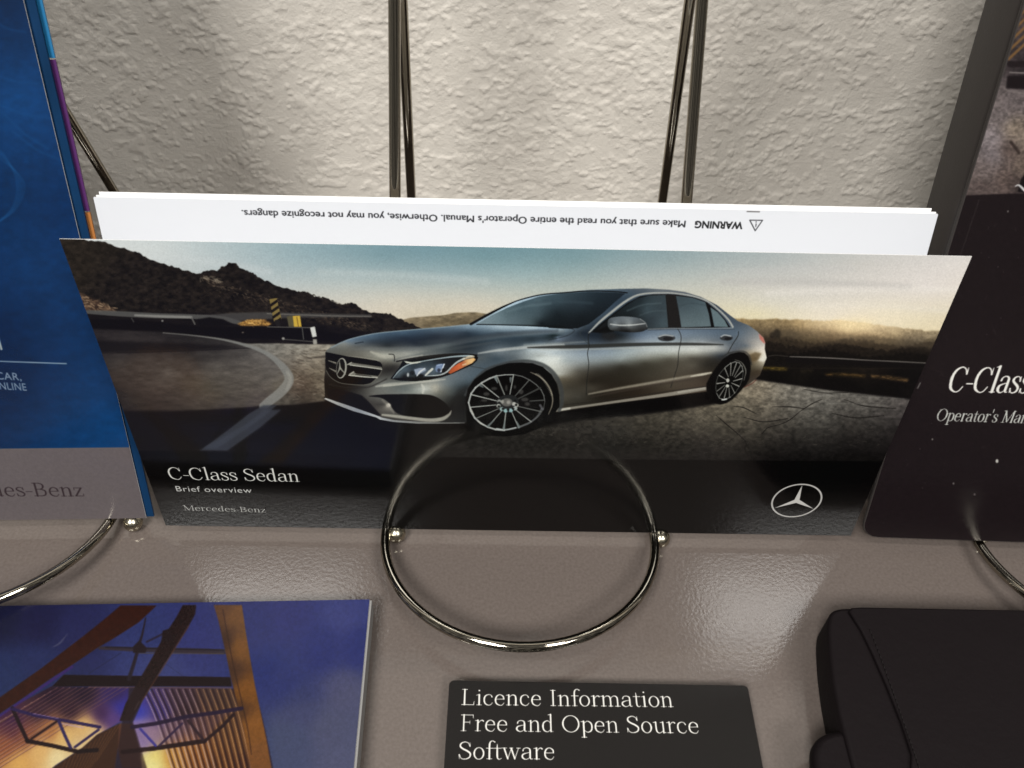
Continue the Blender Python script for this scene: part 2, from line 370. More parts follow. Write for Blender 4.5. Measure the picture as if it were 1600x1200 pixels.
def slab(name, sheet, t, mats, parent=None, r=(0, 0, 0, 0), bevel=0, outline=None, back=0.0, wav=None):
    """a card or block: front face on the sheet plane pushed back by `back`, thickness t behind it; mats = front, edge"""
    ol = outline or rounded(sheet.w, sheet.h, r); n = len(ol); V = []; uv = []
    bev = [(0, bevel), (bevel*.3, bevel*.3), (bevel, 0)] if bevel else [(0, 0)]
    rings = []
    c = np.array(ol).mean(0)
    def inset(d):
        res = []
        for i in range(n):
            p0, p1, p2 = np.array(ol[i-1]), np.array(ol[i]), np.array(ol[(i+1) % n])
            a = p1-p0; b = p2-p1; a = a/(np.linalg.norm(a)+1e-12); b = b/(np.linalg.norm(b)+1e-12)
            na = np.array([-a[1], a[0]]); nb = np.array([-b[1], b[0]]); nn = na+nb; L = np.linalg.norm(nn)+1e-12; nn /= L
            k = 1/max(.5, float(nn@na)); res.append(p1+nn*d*k)
        return res
    ringdef = []
    if bevel: ringdef += [(bevel, 0), (bevel*.3, bevel*.3), (0, bevel), (0, t-bevel), (bevel*.3, t-bevel*.3), (bevel, t)]
    else: ringdef += [(0, 0), (0, t)]
    for (ins, dep) in ringdef:
        for (u, v) in inset(ins):
            V.append(sheet.A+sheet.ex*u+sheet.up*v-sheet.n*(back+dep)); uv.append((u/sheet.w, v/sheet.h))
    F = [list(range(n))]; mi = [0]; R_ = len(ringdef)
    for k in range(R_-1):
        for i in range(n):
            j = (i+1) % n; F.append([k*n+i, (k+1)*n+i, (k+1)*n+j, k*n+j]); mi.append(1)
    F.append([(R_-1)*n+i for i in range(n)][::-1]); mi.append(1)
    o = mesh_obj(name, V, F, mats, parent, False, uv, mi)
    if bevel:
        for p, k in zip(o.data.polygons, mi): p.use_smooth = (k == 1 and len(p.vertices) == 4)
    return o
def tube(name, pts, r, m_, parent=None, n=14, caps=True):
    P = np.array(pts, float); V = []; F = []
    tan = np.gradient(P, axis=0); tan /= np.linalg.norm(tan, axis=1)[:, None]
    ref = np.array([0, 0, 1.]) if abs(tan[0][2]) < .9 else np.array([1., 0, 0])
    nrm = np.cross(tan[0], ref); nrm /= np.linalg.norm(nrm)
    for i, p in enumerate(P):
        nrm = nrm-tan[i]*(nrm@tan[i]); nrm /= np.linalg.norm(nrm); b = np.cross(tan[i], nrm)
        for k in range(n):
            a = 2*math.pi*k/n; V.append(p+r*(math.cos(a)*nrm+math.sin(a)*b))
    for i in range(len(P)-1):
        for k in range(n): F.append([i*n+k, i*n+(k+1) % n, (i+1)*n+(k+1) % n, (i+1)*n+k])
    F.append(list(range(n))[::-1]); F.append([(len(P)-1)*n+k for k in range(n)])
    return mesh_obj(name, V, F, m_, parent, True)
def ball(name, c, r, m_, parent):
    bm = bmesh.new(); bmesh.ops.create_uvsphere(bm, u_segments=28, v_segments=18, radius=r)
    me = bpy.data.meshes.new(name); bm.to_mesh(me); bm.free(); me.materials.append(m_)
    me.polygons.foreach_set('use_smooth', [True]*len(me.polygons))
    o = link(bpy.data.objects.new(name, me)); o.parent = parent; o.location = Vector(np.array(c)-np.array(parent.location)); return o

# ------------------------------------------------------------------ setting: shelf and textured wall
WALL_Y = .118
m_shelf = mat('shelf_paint', (.1, .081, .072), .10, spec=.5, bump=[(900, .000022, 1), (60, .00002, 1)], var=(1100, (.092, .0745, .066), (.114, .094, .0835)))
def sgrid(name, xs, ys, fn, m_, kind='structure'):
    nx, ny = len(xs), len(ys); X, Y = np.meshgrid(xs, ys); P = fn(X, Y).reshape(-1, 3)
    i = np.arange(nx*ny).reshape(ny, nx)
    Fq = np.stack([i[:-1, :-1], i[:-1, 1:], i[1:, 1:], i[1:, :-1]], -1).reshape(-1, 4)
    me = bpy.data.meshes.new(name); me.vertices.add(len(P)); me.vertices.foreach_set('co', P.astype(np.float32).ravel())
    me.loops.add(Fq.size); me.loops.foreach_set('vertex_index', Fq.ravel().astype(np.int32))
    me.polygons.add(len(Fq)); me.polygons.foreach_set('loop_start', np.arange(0, Fq.size, 4, dtype=np.int32))
    me.update(calc_edges=True); me.validate(); me.polygons.foreach_set('use_smooth', [True]*len(me.polygons)); me.materials.append(m_)
    o = link(bpy.data.objects.new(name, me)); o['kind'] = kind; return o
sh = mesh_obj('shelf', [(x, y, z) for z in (0, -.018) for (x, y) in ((-.7, -.32), (.7, -.32), (.7, WALL_Y+.004), (-.7, WALL_Y+.004))],
              [[0, 1, 2, 3], [7, 6, 5, 4], [0, 4, 5, 1], [1, 5, 6, 2], [2, 6, 7, 3], [3, 7, 4, 0]], m_shelf)
sh['kind'] = 'structure'
# knockdown plaster: heights made with numpy, edges of the flattened splatters stand out
res = .00045
nxw, nzw = int(.62/res), int(.20/res)
def wall_height():
    h, w = nzw, nxw
    a = fbm(h, w, .0056/res, 4, 11, 1.2); b = fbm(h, w, .0024/res, 3, 12, 1.2); c = fbm(h, w, .0010/res, 2, 13)
    d = fbm(h, w, .022/res, 2, 14)
    n = a+.60*b+.30*c+.35*d
    plate = 1/(1+np.exp(-(n-.05)*26)); plate2 = 1/(1+np.exp(-(b+.4*a+.35*c-.30)*24))
    lumps = np.clip(.5*(b+.6*c)+.2, 0, 1)
    H = .00016*plate+.00014*plate2+.00010*lumps*(1-plate*.4)+.00003*c+.00001*fbm(h, w, 2, 1, 15)
    return blur2(H, .4)
HW = wall_height()
xs = np.concatenate([[-.9, -.5], np.linspace(-.31, .31, nxw), [.5, .9]])
zs = np.concatenate([np.linspace(0, .20, nzw), [.3, .5, .8]])
def wall_fn(X, Zc):
    full = np.zeros_like(X); full[:nzw, 2:2+nxw] = HW
    full[nzw:, :] = HW.mean(); full[:, :2] = HW.mean(); full[:, -2:] = HW.mean()
    return np.stack([X, WALL_Y-full, Zc], -1)
m_wall = mat('wall_paint', (.50, .465, .41), .55, spec=.3, bump=[(1700, .00016, 3)], var=(45, (.485, .45, .405), (.54, .505, .455)))
sgrid('wall', xs, zs, wall_fn, m_wall)

# ------------------------------------------------------------------ wire easels
m_foot = mat('dull_nickel', (.46, .42, .33), .24, metal=1)
m_wire = mat('nickel_wire', (.36, .33, .275), .075, metal=1, bump=[(260, .000004, 2)])
def easel(label, cx, y0, rx, ry, foot_l, foot_r, tops, backs, zl=.0040):
    """front lip is a half hoop; tops = front leg upper points, backs = (foot, top) for each rear leg"""
    t = thing('display_easel', label, 'easel', (cx, y0, 0), 'wire display easels along the shelf')
    hp = []
    for k in range(41):
        a = math.pi*k/40; e = 1.0
        x = cx-rx*math.cos(a); y = y0-ry*math.sin(a)
        hp.append((x, y, zl+.0085*math.sin(a)))
    hp = [np.array(hp[0])+(0, .006, -.0006)]+hp+[np.array(hp[-1])+(0, .006, -.0006)]
    tube('front_hoop', hp, .00150, m_wire, t)
    for (f, tp) in ((foot_l, tops[0]), (foot_r, tops[1])):
        f = np.array(f); tp = np.array(tp)
        ball('ball_foot', (f[0], f[1], .0029), .0029, m_foot, t)
        d0 = np.array([f[0], f[1], .0026])
        tube('front_leg', [d0, d0+(0, .003, .0035)]+[d0*(1-s)+tp*s for s in np.linspace(.08, 1, 24)], .00148, m_wire, t)
    for (a, b) in backs:
        a, b = np.array(a), np.array(b)
        tube('back_leg', [a*(1-s)+b*s for s in np.linspace(0, 1, 24)], .00148, m_wire, t)
    tube('top_bar', [np.array(tops[0])+(0, 0, 0), np.array(tops[1])+(0, 0, 0)], .00148, m_wire, t)
    return t
def extend(p, q, z):
    p, q = np.array(p), np.array(q); d = q-p; return p+d*((z-p[2])/d[2])
def on_plane(px, py, y): return hit(px, py, np.array([0, y, 0.]), np.array([0, -1., 0]))
LEAN = frame(0, 19); L0 = np.array([0, .0045, .004])
fl0, fl1 = hit(610, 310, L0, LEAN[2]), hit(612, 0, L0, LEAN[2])
fr0, fr1 = hit(1063, 320, L0, LEAN[2]), hit(1092, 0, L0, LEAN[2])
bl0, bl1 = on_plane(643, 312, .080), on_plane(628, 0, .066)
br0, br1 = on_plane(1034, 320, .080), on_plane(1078, 0, .066)
# feet of the rear legs stay in front of the wall
def foot_of(p, q):
    f = extend(p, q, .0016); f[1] = min(f[1], WALL_Y-.004); return f
easel('nickel wire easel standing behind the silver car leaflet, its front hoop under the middle',
      .0032, .0002, .0412, .0420, (-.0350, -.0006), (.0466, .0006),
      (extend(fl0, fl1, .19), extend(fr0, fr1, .19)),
      ((foot_of(bl0, bl1), extend(bl0, bl1, .188)), (foot_of(br0, br1), extend(br0, br1, .188))))
lb0, lb1 = on_plane(180, 302, .085), on_plane(80, 138, .078)
easel('wire easel holding the blue brochure, cut off by the left edge',
      -.1655, .0012, .0425, .0402, (-.2150, .001), (-.1166, .0006),
      ((-.205, .062, .19), (-.125, .062, .19)),
      ((extend(lb0, lb1, .002), extend(lb0, lb1, .188)), ((-.214, .09, .002), (-.200, .075, .188))))
easel('wire easel under the thick black manual, cut off by the right edge',
      .1862, .0012, .0412, .0402, (.1480, .006), (.2275, .006),
      ((.150, .062, .19), (.226, .062, .19)),
      (((.152, .1, .002), (.158, .078, .188)), ((.222, .1, .002), (.216, .078, .188))))

# ------------------------------------------------------------------ print: leaflet cover with the silver saloon
def paint_car_picture():
    A = Art(70, 355, 1545, 850, 1.5, (24, 21, 22))
    z1 = Z(480, 420, 4); z2 = Z(820, 420, 4); z3 = Z(80, 280, 3.2); z4 = Z(1100, 380, 3.2)
    # sky
    A.fill([(70, 355), (1545, 355), (1545, 560), (70, 560)], field=[
        (120, 385, (200, 203, 200)), (250, 385, (190, 196, 194)), (350, 400, (165, 178, 180)), (450, 400, (140, 162, 168)), (600, 400, (112, 142, 150)),
        (760, 402, (104, 138, 146)), (900, 405, (112, 142, 148)), (1050, 408, (138, 156, 158)), (1200, 412, (165, 170, 168)), (1350, 412, (192, 187, 180)), (1500, 412, (212, 202, 194)),
        (300, 440, (178, 184, 182)), (420, 440, (168, 178, 178)), (560, 435, (158, 172, 172)), (700, 435, (148, 166, 168)), (820, 430, (140, 162, 164)), (1000, 432, (160, 170, 168)), (1180, 440, (190, 186, 178)),
        (1300, 450, (204, 196, 186)), (1450, 450, (218, 206, 196)), (480, 470, (190, 186, 174)), (620, 470, (196, 188, 170)), (740, 475, (198, 188, 168)), (1200, 470, (206, 198, 180)),
        (1180, 490, (220, 204, 164)), (1300, 490, (218, 206, 188)), (1400, 490, (224, 208, 178)), (1480, 500, (222, 202, 166)), (1350, 505, (230, 208, 170)), (680, 495, (198, 184, 158))], power=3, ax=.35)
    A.fill([(70, 355), (1545, 355), (1545, 520), (70, 520)], (235, 228, 214), alpha=.10, blur=6)
    for (x0, y0, x1, y1, w, c, al) in ((1130, 440, 1420, 448, 10, (172, 168, 164), .35), (1200, 458, 1500, 452, 8, (232, 222, 210), .35), (500, 425, 760, 440, 10, (190, 196, 192), .3),
                                       (240, 400, 420, 425, 12, (196, 200, 198), .3), (1150, 425, 1330, 420, 8, (188, 184, 180), .3), (1250, 478, 1480, 485, 6, (230, 220, 205), .3)):
        A.stroke([(x0, y0), ((x0+x1)/2, (y0+y1)/2-3), (x1, y1)], w, c, al, 5)
    # distant hill behind the bonnet
    A.fill(z1((560, 330), (640, 306), (700, 301), (800, 293), (850, 290), (930, 275), (1000, 272), (1060, 272), (1110, 280), (1160, 290), (1300, 380), (700, 400)), (128, 114, 90), blur=.6, noise=(.28, 5, 3, 2))
    A.fill(z1((720, 330), (860, 310), (1000, 315), (1100, 330), (1020, 350), (740, 372)), (104, 92, 70), alpha=.6, blur=2, noise=(.35, 3, 4, 2))
    # left mountain
    ridge = z3((-40, 280), (35, 290), (110, 295), (150, 300), (200, 310), (270, 318), (330, 340), (400, 360), (440, 370), (480, 395), (540, 418), (590, 432), (640, 445), (700, 465), (730, 473), (770, 459), (810, 456), (838, 455), (852, 437), (878, 430), (884, 418), (922, 420), (940, 440), (982, 458), (1010, 470), (1030, 490), (1080, 508), (1130, 535), (1180, 546), (1230, 562), (1262, 560), (1290, 572), (1340, 590), (1400, 605), (1440, 622), (1480, 628), (1500, 618), (1528, 632), (1560, 655))
    ridge += z1((30, 166), (60, 175), (110, 180), (160, 205), (230, 226), (245, 216), (275, 212), (305, 220), (340, 255), (400, 272), (470, 275), (520, 281), (560, 300), (610, 330), (650, 345), (700, 366), (760, 392))
    rng = np.random.default_rng(7)
    rr = []
    for i in range(len(ridge)-1):
        a, b = np.array(ridge[i]), np.array(ridge[i+1])
        for s in np.linspace(0, 1, 4, endpoint=False): rr.append(tuple(a+(b-a)*s+np.array([0, rng.normal(0, .9)])))
    A.fill(rr+[(690, 540), (640, 545), (70, 545)], (38, 32, 27), blur=.4, noise=(.55, 5, 8, 1.5))
    RX = np.array([p[0] for p in ridge]); RY = np.array([p[1] for p in ridge]); od = np.argsort(RX); RX, RY = RX[od], RY[od]
    def streaks(n, region, cols, wmin, wmax, lmin, lmax, ang, seed, alpha=.7):
        g = np.random.default_rng(seed)
        for _ in range(n):
            x, y = region(g); L = g.uniform(lmin, lmax)
            if x < 655 and y < 520: y = max(y, float(np.interp(x, RX, RY))+g.uniform(2.5, 9))
            a = ang+g.normal(0, .35); c = cols[g.integers(len(cols))]
            A.stroke([(x, y), (x+L*math.cos(a), y+L*math.sin(a))], g.uniform(wmin, wmax), c, alpha*g.uniform(.4, 1), .5)
    streaks(420, lambda g: (lambda x: (x, 434+(x-320)*.285+abs(g.normal(0, 11))))(g.uniform(318, 560)), [(110, 92, 76), (92, 74, 58), (66, 54, 44), (140, 122, 102)], .6, 1.6, 1, 4.5, .4, 21, .5)
    streaks(60, lambda g: (lambda x: (x, 490+(x-540)*.36+g.uniform(4, 18)))(g.uniform(520, 655)), [(120, 104, 84), (84, 72, 58)], .8, 1.6, 3, 8, .4, 22, .5)
    streaks(36, lambda g: (lambda x: (x, 426+(x-300)*.22+g.uniform(-1, 6)))(g.uniform(312, 345)), [(128, 116, 100), (150, 138, 120)], .8, 1.8, 3, 7, .5, 23, .6)
    streaks(160, lambda g: (g.uniform(100, 600), g.uniform(440, 505)), [(56, 46, 38), (24, 20, 17), (62, 48, 38), (20, 17, 15)], .8, 2.2, 3, 9, .5, 24, .4)
    # rocks by the left edge and the far road
    A.fill(z3((120, 555), (200, 590), (260, 620), (330, 656), (330, 668), (150, 655), (120, 640)), (70, 54, 42), blur=.8, noise=(.5, 3, 31, 1.5))
    streaks(60, lambda g: (lambda x: (x, 466+(x-125)*.28+g.uniform(-5, 14)))(g.uniform(126, 178)), [(150, 124, 96), (176, 150, 120), (110, 86, 66)], 1, 2.4, 3, 8, .45, 25, .6)
    # lower ground: dark verge, road
    A.fill([(70, 486), (330, 489), (480, 503), (640, 530), (700, 560), (700, 720), (70, 720)], (30, 25, 24), blur=1.2, noise=(.25, 6, 33, 3))
    A.stroke(z3((150, 662, 5), (330, 672, 8), (520, 682, 8), (700, 686, 7), (860, 700, 9), (960, 722, 5)), 5, (92, 91, 88), .85, .8)
    A.stroke(z3((420, 680, 3), (560, 686, 4), (700, 690, 4)), 3, (136, 134, 128), .8, .8)
    A.fill(z3((750, 682), (900, 668), (1080, 664), (1380, 672), (1600, 676), (1600, 690), (1200, 692), (1080, 700), (900, 712)), (84, 82, 80), alpha=.75, blur=1)
    A.stroke(z3((1080, 672), (1250, 678), (1440, 684), (1600, 686)), 1.6, (120, 116, 108), .7, .6)
    A.fill(z3((730, 700), (790, 690), (860, 700), (920, 730), (740, 735)), (24, 20, 20), blur=.8)
    A.fill(z3((120, 700), (400, 700), (740, 735), (1090, 738), (1300, 745), (1420, 770), (1600, 790), (1600, 812), (1240, 812), (1100, 800), (840, 795), (560, 760), (120, 745)), (22, 18, 18), blur=1)
    A.fill(z3((930, 722), (990, 700), (1060, 700), (1105, 722), (1080, 733), (950, 733)), (150, 112, 56), blur=.8, noise=(.6, 2, 35, 1.5))
    streaks(26, lambda g: (g.uniform(378, 420), g.uniform(499, 508)), [(200, 152, 84), (120, 84, 40), (224, 180, 110)], 1, 2, 2, 5, .3, 26, .7)
    # yellow post, box, bollards
    A.fill(z3((1090, 600), (1128, 594), (1152, 700), (1114, 712)), (128, 110, 62), blur=.3)
    for k in range(4):
        y = 604+k*30; A.fill(z3((1092+k*6, y+22), (1130+k*6, y-4), (1133+k*6, y+10), (1096+k*6, y+36)), (34, 28, 24), blur=.3)
    A.fill(z3((1116, 705), (1140, 700), (1148, 736), (1128, 740)), (40, 36, 34), blur=.4)
    A.fill(z3((1178, 686), (1210, 682), (1216, 738), (1188, 738)), (92, 86, 62), blur=.5)
    A.fill(z3((1208, 684), (1244, 682), (1252, 738), (1214, 738)), (196, 160, 58), blur=.4)
    A.stroke(z3((1228, 690), (1236, 736)), 1.6, (120, 92, 36), .8, .3)
    A.stroke(z3((1080, 738), (1300, 742)), 1.4, (120, 118, 112), .7, .4)
    A.stroke(z3((1255, 745), (1262, 800)), 1.6, (100, 100, 96), .8, .4); A.stroke(z3((1160, 800), (1310, 812)), 1.8, (110, 108, 102), .6, .5)
    A.dot(*z3((1160, 796))[0], 2.4, 2, (170, 168, 160), .8, .5)
    A.fill(z3((1294, 742), (1318, 736), (1328, 786), (1306, 790)), (196, 196, 188), blur=.5); A.fill(z3((1308, 800), (1328, 800), (1330, 826), (1310, 826)), (150, 146, 136), blur=.6)
    A.stroke(z3((702, 692), (718, 724)), 2.6, (104, 102, 98), .8, .5); A.stroke(z3((402, 695), (412, 712)), 2, (74, 72, 70), .8, .5); A.dot(*z3((556, 708))[0], 1.6, 1.6, (150, 150, 146), .8, .4)
    A.dot(*z3((958, 766))[0], 2, 1.2, (120, 110, 100), .7, .4)
    # road
    A.fill(z3((120, 745), (560, 765), (850, 800), (980, 826), (1100, 870), (1165, 925), (1195, 980), (1160, 1060), (1080, 1130), (980, 1140), (700, 1160), (340, 1180), (120, 1180)), blur=1.2, noise=(.16, 5, 37, 3), field=[
        (160, 545, (52, 46, 45)), (260, 540, (50, 45, 44)), (350, 540, (56, 52, 50)), (180, 570, (66, 60, 56)), (260, 580, (82, 76, 71)), (340, 575, (92, 86, 80)), (400, 570, (98, 92, 86)), (430, 600, (96, 90, 84)), (300, 610, (74, 66, 60)), (200, 610, (60, 53, 49)),
        (240, 635, (62, 52, 46)), (340, 620, (74, 68, 62)), (420, 630, (84, 76, 70)), (160, 640, (38, 32, 31)), (400, 540, (92, 88, 84)), (300, 545, (50, 46, 44))])
    A.fill(z3((120, 800), (400, 812), (700, 820), (1000, 840), (700, 856), (330, 868), (120, 875)), (26, 22, 22), alpha=.75, blur=2)
    A.stroke(z3((330, 868), (620, 860), (1000, 843)), 1.2, (30, 26, 26), .8, .6)
    # gravel beside the lane
    A.fill(z3((960, 822), (1120, 820), (1250, 824), (1460, 826), (1440, 860), (1370, 900), (1370, 1110), (1220, 1130), (1070, 1130), (1150, 1060), (1185, 1010), (1172, 960), (1125, 908), (1050, 860)), blur=.8, noise=(.22, 4, 41, 2), field=[
        (420, 543, (118, 114, 106)), (470, 545, (136, 130, 118)), (520, 545, (140, 134, 120)), (470, 570, (122, 112, 98)), (500, 560, (138, 128, 112)), (490, 590, (104, 94, 80)), (500, 610, (108, 98, 84)), (470, 600, (88, 76, 66)), (480, 630, (70, 62, 54)), (505, 580, (120, 110, 94)), (450, 625, (84, 78, 70))])
    streaks(110, lambda g: (g.uniform(455, 508), g.uniform(545, 625)), [(70, 60, 50), (150, 140, 124), (84, 72, 60), (60, 50, 42)], .8, 2, 3, 10, .1, 27, .45)
    A.fill(z3((1330, 885), (1400, 880), (1400, 890), (1250, 900)), (50, 44, 38), alpha=.7, blur=1)
    # lane line
    A.stroke(z3((560, 768, 1), (700, 780, 1.6), (850, 800, 3), (960, 826, 4.5), (1060, 862, 6), (1130, 910, 9), (1178, 965, 13), (1188, 1010, 15), (1150, 1062, 15), (1090, 1110, 14), (1060, 1135, 13)), 4, (126, 125, 120), .9, 1.1)
    A.stroke(z3((1182, 965), (1196, 1000), (1180, 1050)), 5, (150, 148, 140), .5, 1.8)
    # shadow of the car and the lower road
    A.fill([(70, 640), (230, 642), (330, 641), (420, 637), (520, 626), (600, 640), (700, 650), (1545, 640), (1545, 850), (70, 850)], blur=2, field=[
        (150, 680, (28, 22, 22)), (300, 670, (26, 21, 22)), (420, 700, (17, 15, 17)), (520, 690, (15, 15, 18)), (600, 690, (17, 16, 17)), (700, 700, (20, 19, 18)), (850, 690, (22, 21, 19)), (560, 660, (15, 14, 16)), (300, 760, (12, 10, 10)), (600, 760, (14, 13, 13)), (900, 760, (14, 13, 13)), (1200, 760, (10, 9, 9)), (1400, 760, (10, 9, 9)), (1545, 700, (14, 12, 12))])
    A.fill(z3((1060, 1130), (1130, 1128), (1060, 1190), (960, 1260), (830, 1345), (760, 1344), (900, 1240), (990, 1170)), (64, 68, 76), alpha=.85, blur=1.2)
    A.fill(Z(200, 640, 4)((850, 0), (960, 0), (830, 110), (620, 258), (440, 255), (560, 190), (740, 90)), (66, 70, 80), alpha=.8, blur=1.3)
    # right-hand ground
    g_pts = [(1165, 590), (1230, 600), (1330, 612), (1545, 640), (1545, 722), (640, 722), (720, 690), (860, 655), (1000, 648), (1130, 625)]
    A.fill(g_pts, blur=2, noise=(.30, 4, 43, 1.5), field=[
        (1190, 600, (128, 118, 102)), (1180, 615, (122, 112, 96)), (1160, 632, (110, 102, 88)), (1230, 615, (116, 110, 100)), (1290, 628, (104, 100, 93)), (1360, 635, (88, 84, 79)), (1420, 645, (76, 70, 68)), (1100, 645, (98, 91, 78)), (1000, 655, (70, 65, 56)), (900, 665, (54, 50, 45)),
        (1130, 670, (74, 69, 60)), (1250, 655, (84, 80, 73)), (1330, 665, (58, 54, 50)), (1400, 680, (38, 34, 33)), (1240, 690, (40, 37, 34)), (1100, 700, (42, 39, 36)), (950, 695, (42, 40, 37)), (820, 695, (40, 38, 35)), (700, 705, (36, 34, 32)), (1330, 700, (26, 23, 22)), (1200, 716, (26, 23, 22)), (1000, 716, (32, 30, 28)), (1500, 680, (30, 26, 26))])
    streaks(260, lambda g: (g.uniform(900, 1400), g.uniform(612, 700)), [(60, 55, 48), (128, 120, 104), (40, 37, 33), (100, 94, 82)], .8, 1.8, 2, 6, .1, 28, .28)
    for cr in (z4((590, 780), (540, 800), (480, 845), (430, 880), (380, 905), (320, 925), (290, 950)), z4((340, 818), (430, 815), (500, 830)), z4((200, 870), (300, 890), (420, 880)), z4((150, 815), (200, 820), (260, 855)),
               z4((60, 860), (110, 900), (200, 985), (210, 1010)), z4((640, 850), (760, 870), (900, 865)), z2((270, 860), (330, 858), (390, 866)), z4((500, 730), (600, 745), (720, 750)), z4((700, 780), (800, 810), (960, 830))):
        A.stroke([(p[0], p[1]+1.1*math.sin(i*2.3), .6+.9*abs(math.sin(i*1.7))) for i, p in enumerate(cr)], 2, (30, 27, 24), .85, .5)
    for (x0, y0, x1, y1) in ((480, 745, 700, 752), (560, 760, 1000, 778), (620, 800, 900, 812)):
        (a, b), (c, d) = z4((x0, y0), (x1, y1)); A.stroke([(a, b), ((a+c)/2, (b+d)/2-1), (c, d)], 2, (128, 124, 116), .35, 1)
    # hazy treeline, sun glow, rail and grass
    tl = z4((150, 377), (300, 380), (450, 378), (520, 383), (600, 388), (700, 385), (780, 395), (880, 409), (1000, 425), (1100, 434), (1400, 448))
    tr = []
    g = np.random.default_rng(9)
    for i in range(len(tl)-1):
        a, b = np.array(tl[i]), np.array(tl[i+1])
        for s in np.linspace(0, 1, 7, endpoint=False): tr.append(tuple(a+(b-a)*s+np.array([0, g.normal(0, .7)])))
    A.fill(tr+[(1545, 660), (1420, 622), (1300, 610), (1180, 592)], blur=1.0, noise=(.16, 3.5, 47, 1.0), field=[
        (1160, 503, (146, 124, 88)), (1200, 505, (142, 122, 90)), (1250, 507, (150, 124, 84)), (1290, 508, (182, 152, 108)), (1325, 510, (212, 176, 126)), (1355, 514, (198, 166, 122)), (1400, 522, (160, 138, 104)), (1450, 528, (136, 120, 96)), (1490, 535, (128, 114, 92)),
        (1180, 525, (78, 66, 50)), (1240, 525, (84, 72, 56)), (1300, 525, (116, 94, 66)), (1350, 528, (120, 98, 70)), (1420, 538, (84, 74, 62)), (1470, 545, (72, 64, 54)), (1200, 545, (36, 30, 26)), (1300, 545, (40, 34, 28)), (1400, 555, (34, 28, 25)), (1460, 562, (30, 25, 23)),
        (1200, 570, (24, 20, 18)), (1300, 575, (24, 20, 18)), (1400, 580, (22, 18, 17)), (1250, 595, (24, 20, 17)), (1350, 600, (24, 20, 18)), (1420, 612, (24, 20, 19)), (1220, 560, (26, 22, 19))], power=3)
    for (yy, col_, al, sd) in ((522, (84, 72, 54), .4, 50), (529, (52, 43, 34), .65, 51), (537, (34, 28, 24), .8, 52), (547, (24, 20, 18), .85, 53)):
        g = np.random.default_rng(sd); xs_ = np.arange(1185, 1500, 2.2); top = [(x, yy+(x-1200)*.035+4*math.sin(x*.05+sd)+g.normal(0, 1.6)) for x in xs_]
        A.fill(top+[(1500, 575), (1185, 575)], col_, alpha=al, blur=.9, noise=(.3, 2, sd, 1.4))
    A.dot(*z4((365, 452))[0], 6, 7, (30, 26, 22), .8, 1.5); A.dot(*z4((340, 460))[0], 4, 5, (34, 28, 24), .7, 1.2)
    A.stroke(z4((320, 565), (360, 560), (420, 566)), 1.4, (70, 64, 58), .7, .5)
    A.stroke(z4((430, 567, 1.5), (560, 571, 2), (700, 578, 2.2), (820, 586, 2.4), (960, 592, 2.4), (1120, 601, 2.6)), 2, (118, 112, 106), .85, .5)
    A.stroke(z4((420, 585), (700, 596), (1110, 615)), 9, (24, 20, 20), .8, 1)
    for (x0, x1, y0, y1, c, al) in ((285, 420, 618, 634, (112, 92, 34), .9), (480, 545, 634, 644, (58, 48, 34), .6), (600, 810, 648, 668, (96, 72, 36), .8), (830, 1025, 658, 690, (116, 88, 52), .85)):
        (a, b), (c_, d) = z4((x0, y0), (x1, y1))
        A.fill([(a, b), ((a+c_)/2, b+(d-b)*.3-1.5), (c_, d-3.5), (c_-2, d+1), ((a+c_)/2, (b+d)/2+2.5), (a+3, b+4)], c, alpha=al*.75, blur=1.4, noise=(.75, 2.2, int(x0), 2.5))
    A.dot(1330, 500, 95, 20, (250, 226, 190), .42, 13)
    A.dot(1335, 508, 34, 9, (255, 222, 164), .5, 6)
    A.stroke([(1180, 520), (1300, 524), (1490, 545)], 12, (96, 84, 68), .28, 5)
    # ---------------- car
    A.fill(z2((150, 830), (190, 895), (600, 835), (1130, 765), (1230, 800), (1260, 828), (1160, 850), (900, 888), (500, 925), (300, 950), (100, 990), (-200, 1010), (-600, 1000)), (12, 10, 10), blur=2)
    body = z1((113, 522), (122, 508), (150, 488), (200, 462), (260, 438), (340, 418), (420, 402), (520, 391), (620, 382), (720, 373), (860, 362), (1020, 345), (1100, 299), (1200, 246), (1300, 200), (1400, 170), (1500, 155))
    body += z2((240, 146), (400, 131), (600, 125), (760, 122), (900, 130), (1000, 144), (1100, 175), (1200, 225), (1270, 280), (1330, 325), (1400, 353), (1450, 388), (1490, 430), (1502, 462), (1500, 500), (1511, 555), (1495, 600), (1470, 665), (1440, 690), (1380, 735), (1130, 768), (600, 836), (190, 897))
    body += z1((1400, 960), (985, 962), (900, 967), (700, 962), (540, 950), (460, 940), (430, 920), (300, 880), (200, 845), (104, 818), (112, 790), (108, 740), (106, 690), (112, 640), (116, 600))
    fz = lambda z, L: [(z((x, y))[0][0], z((x, y))[0][1], c) for (x, y, c) in L]
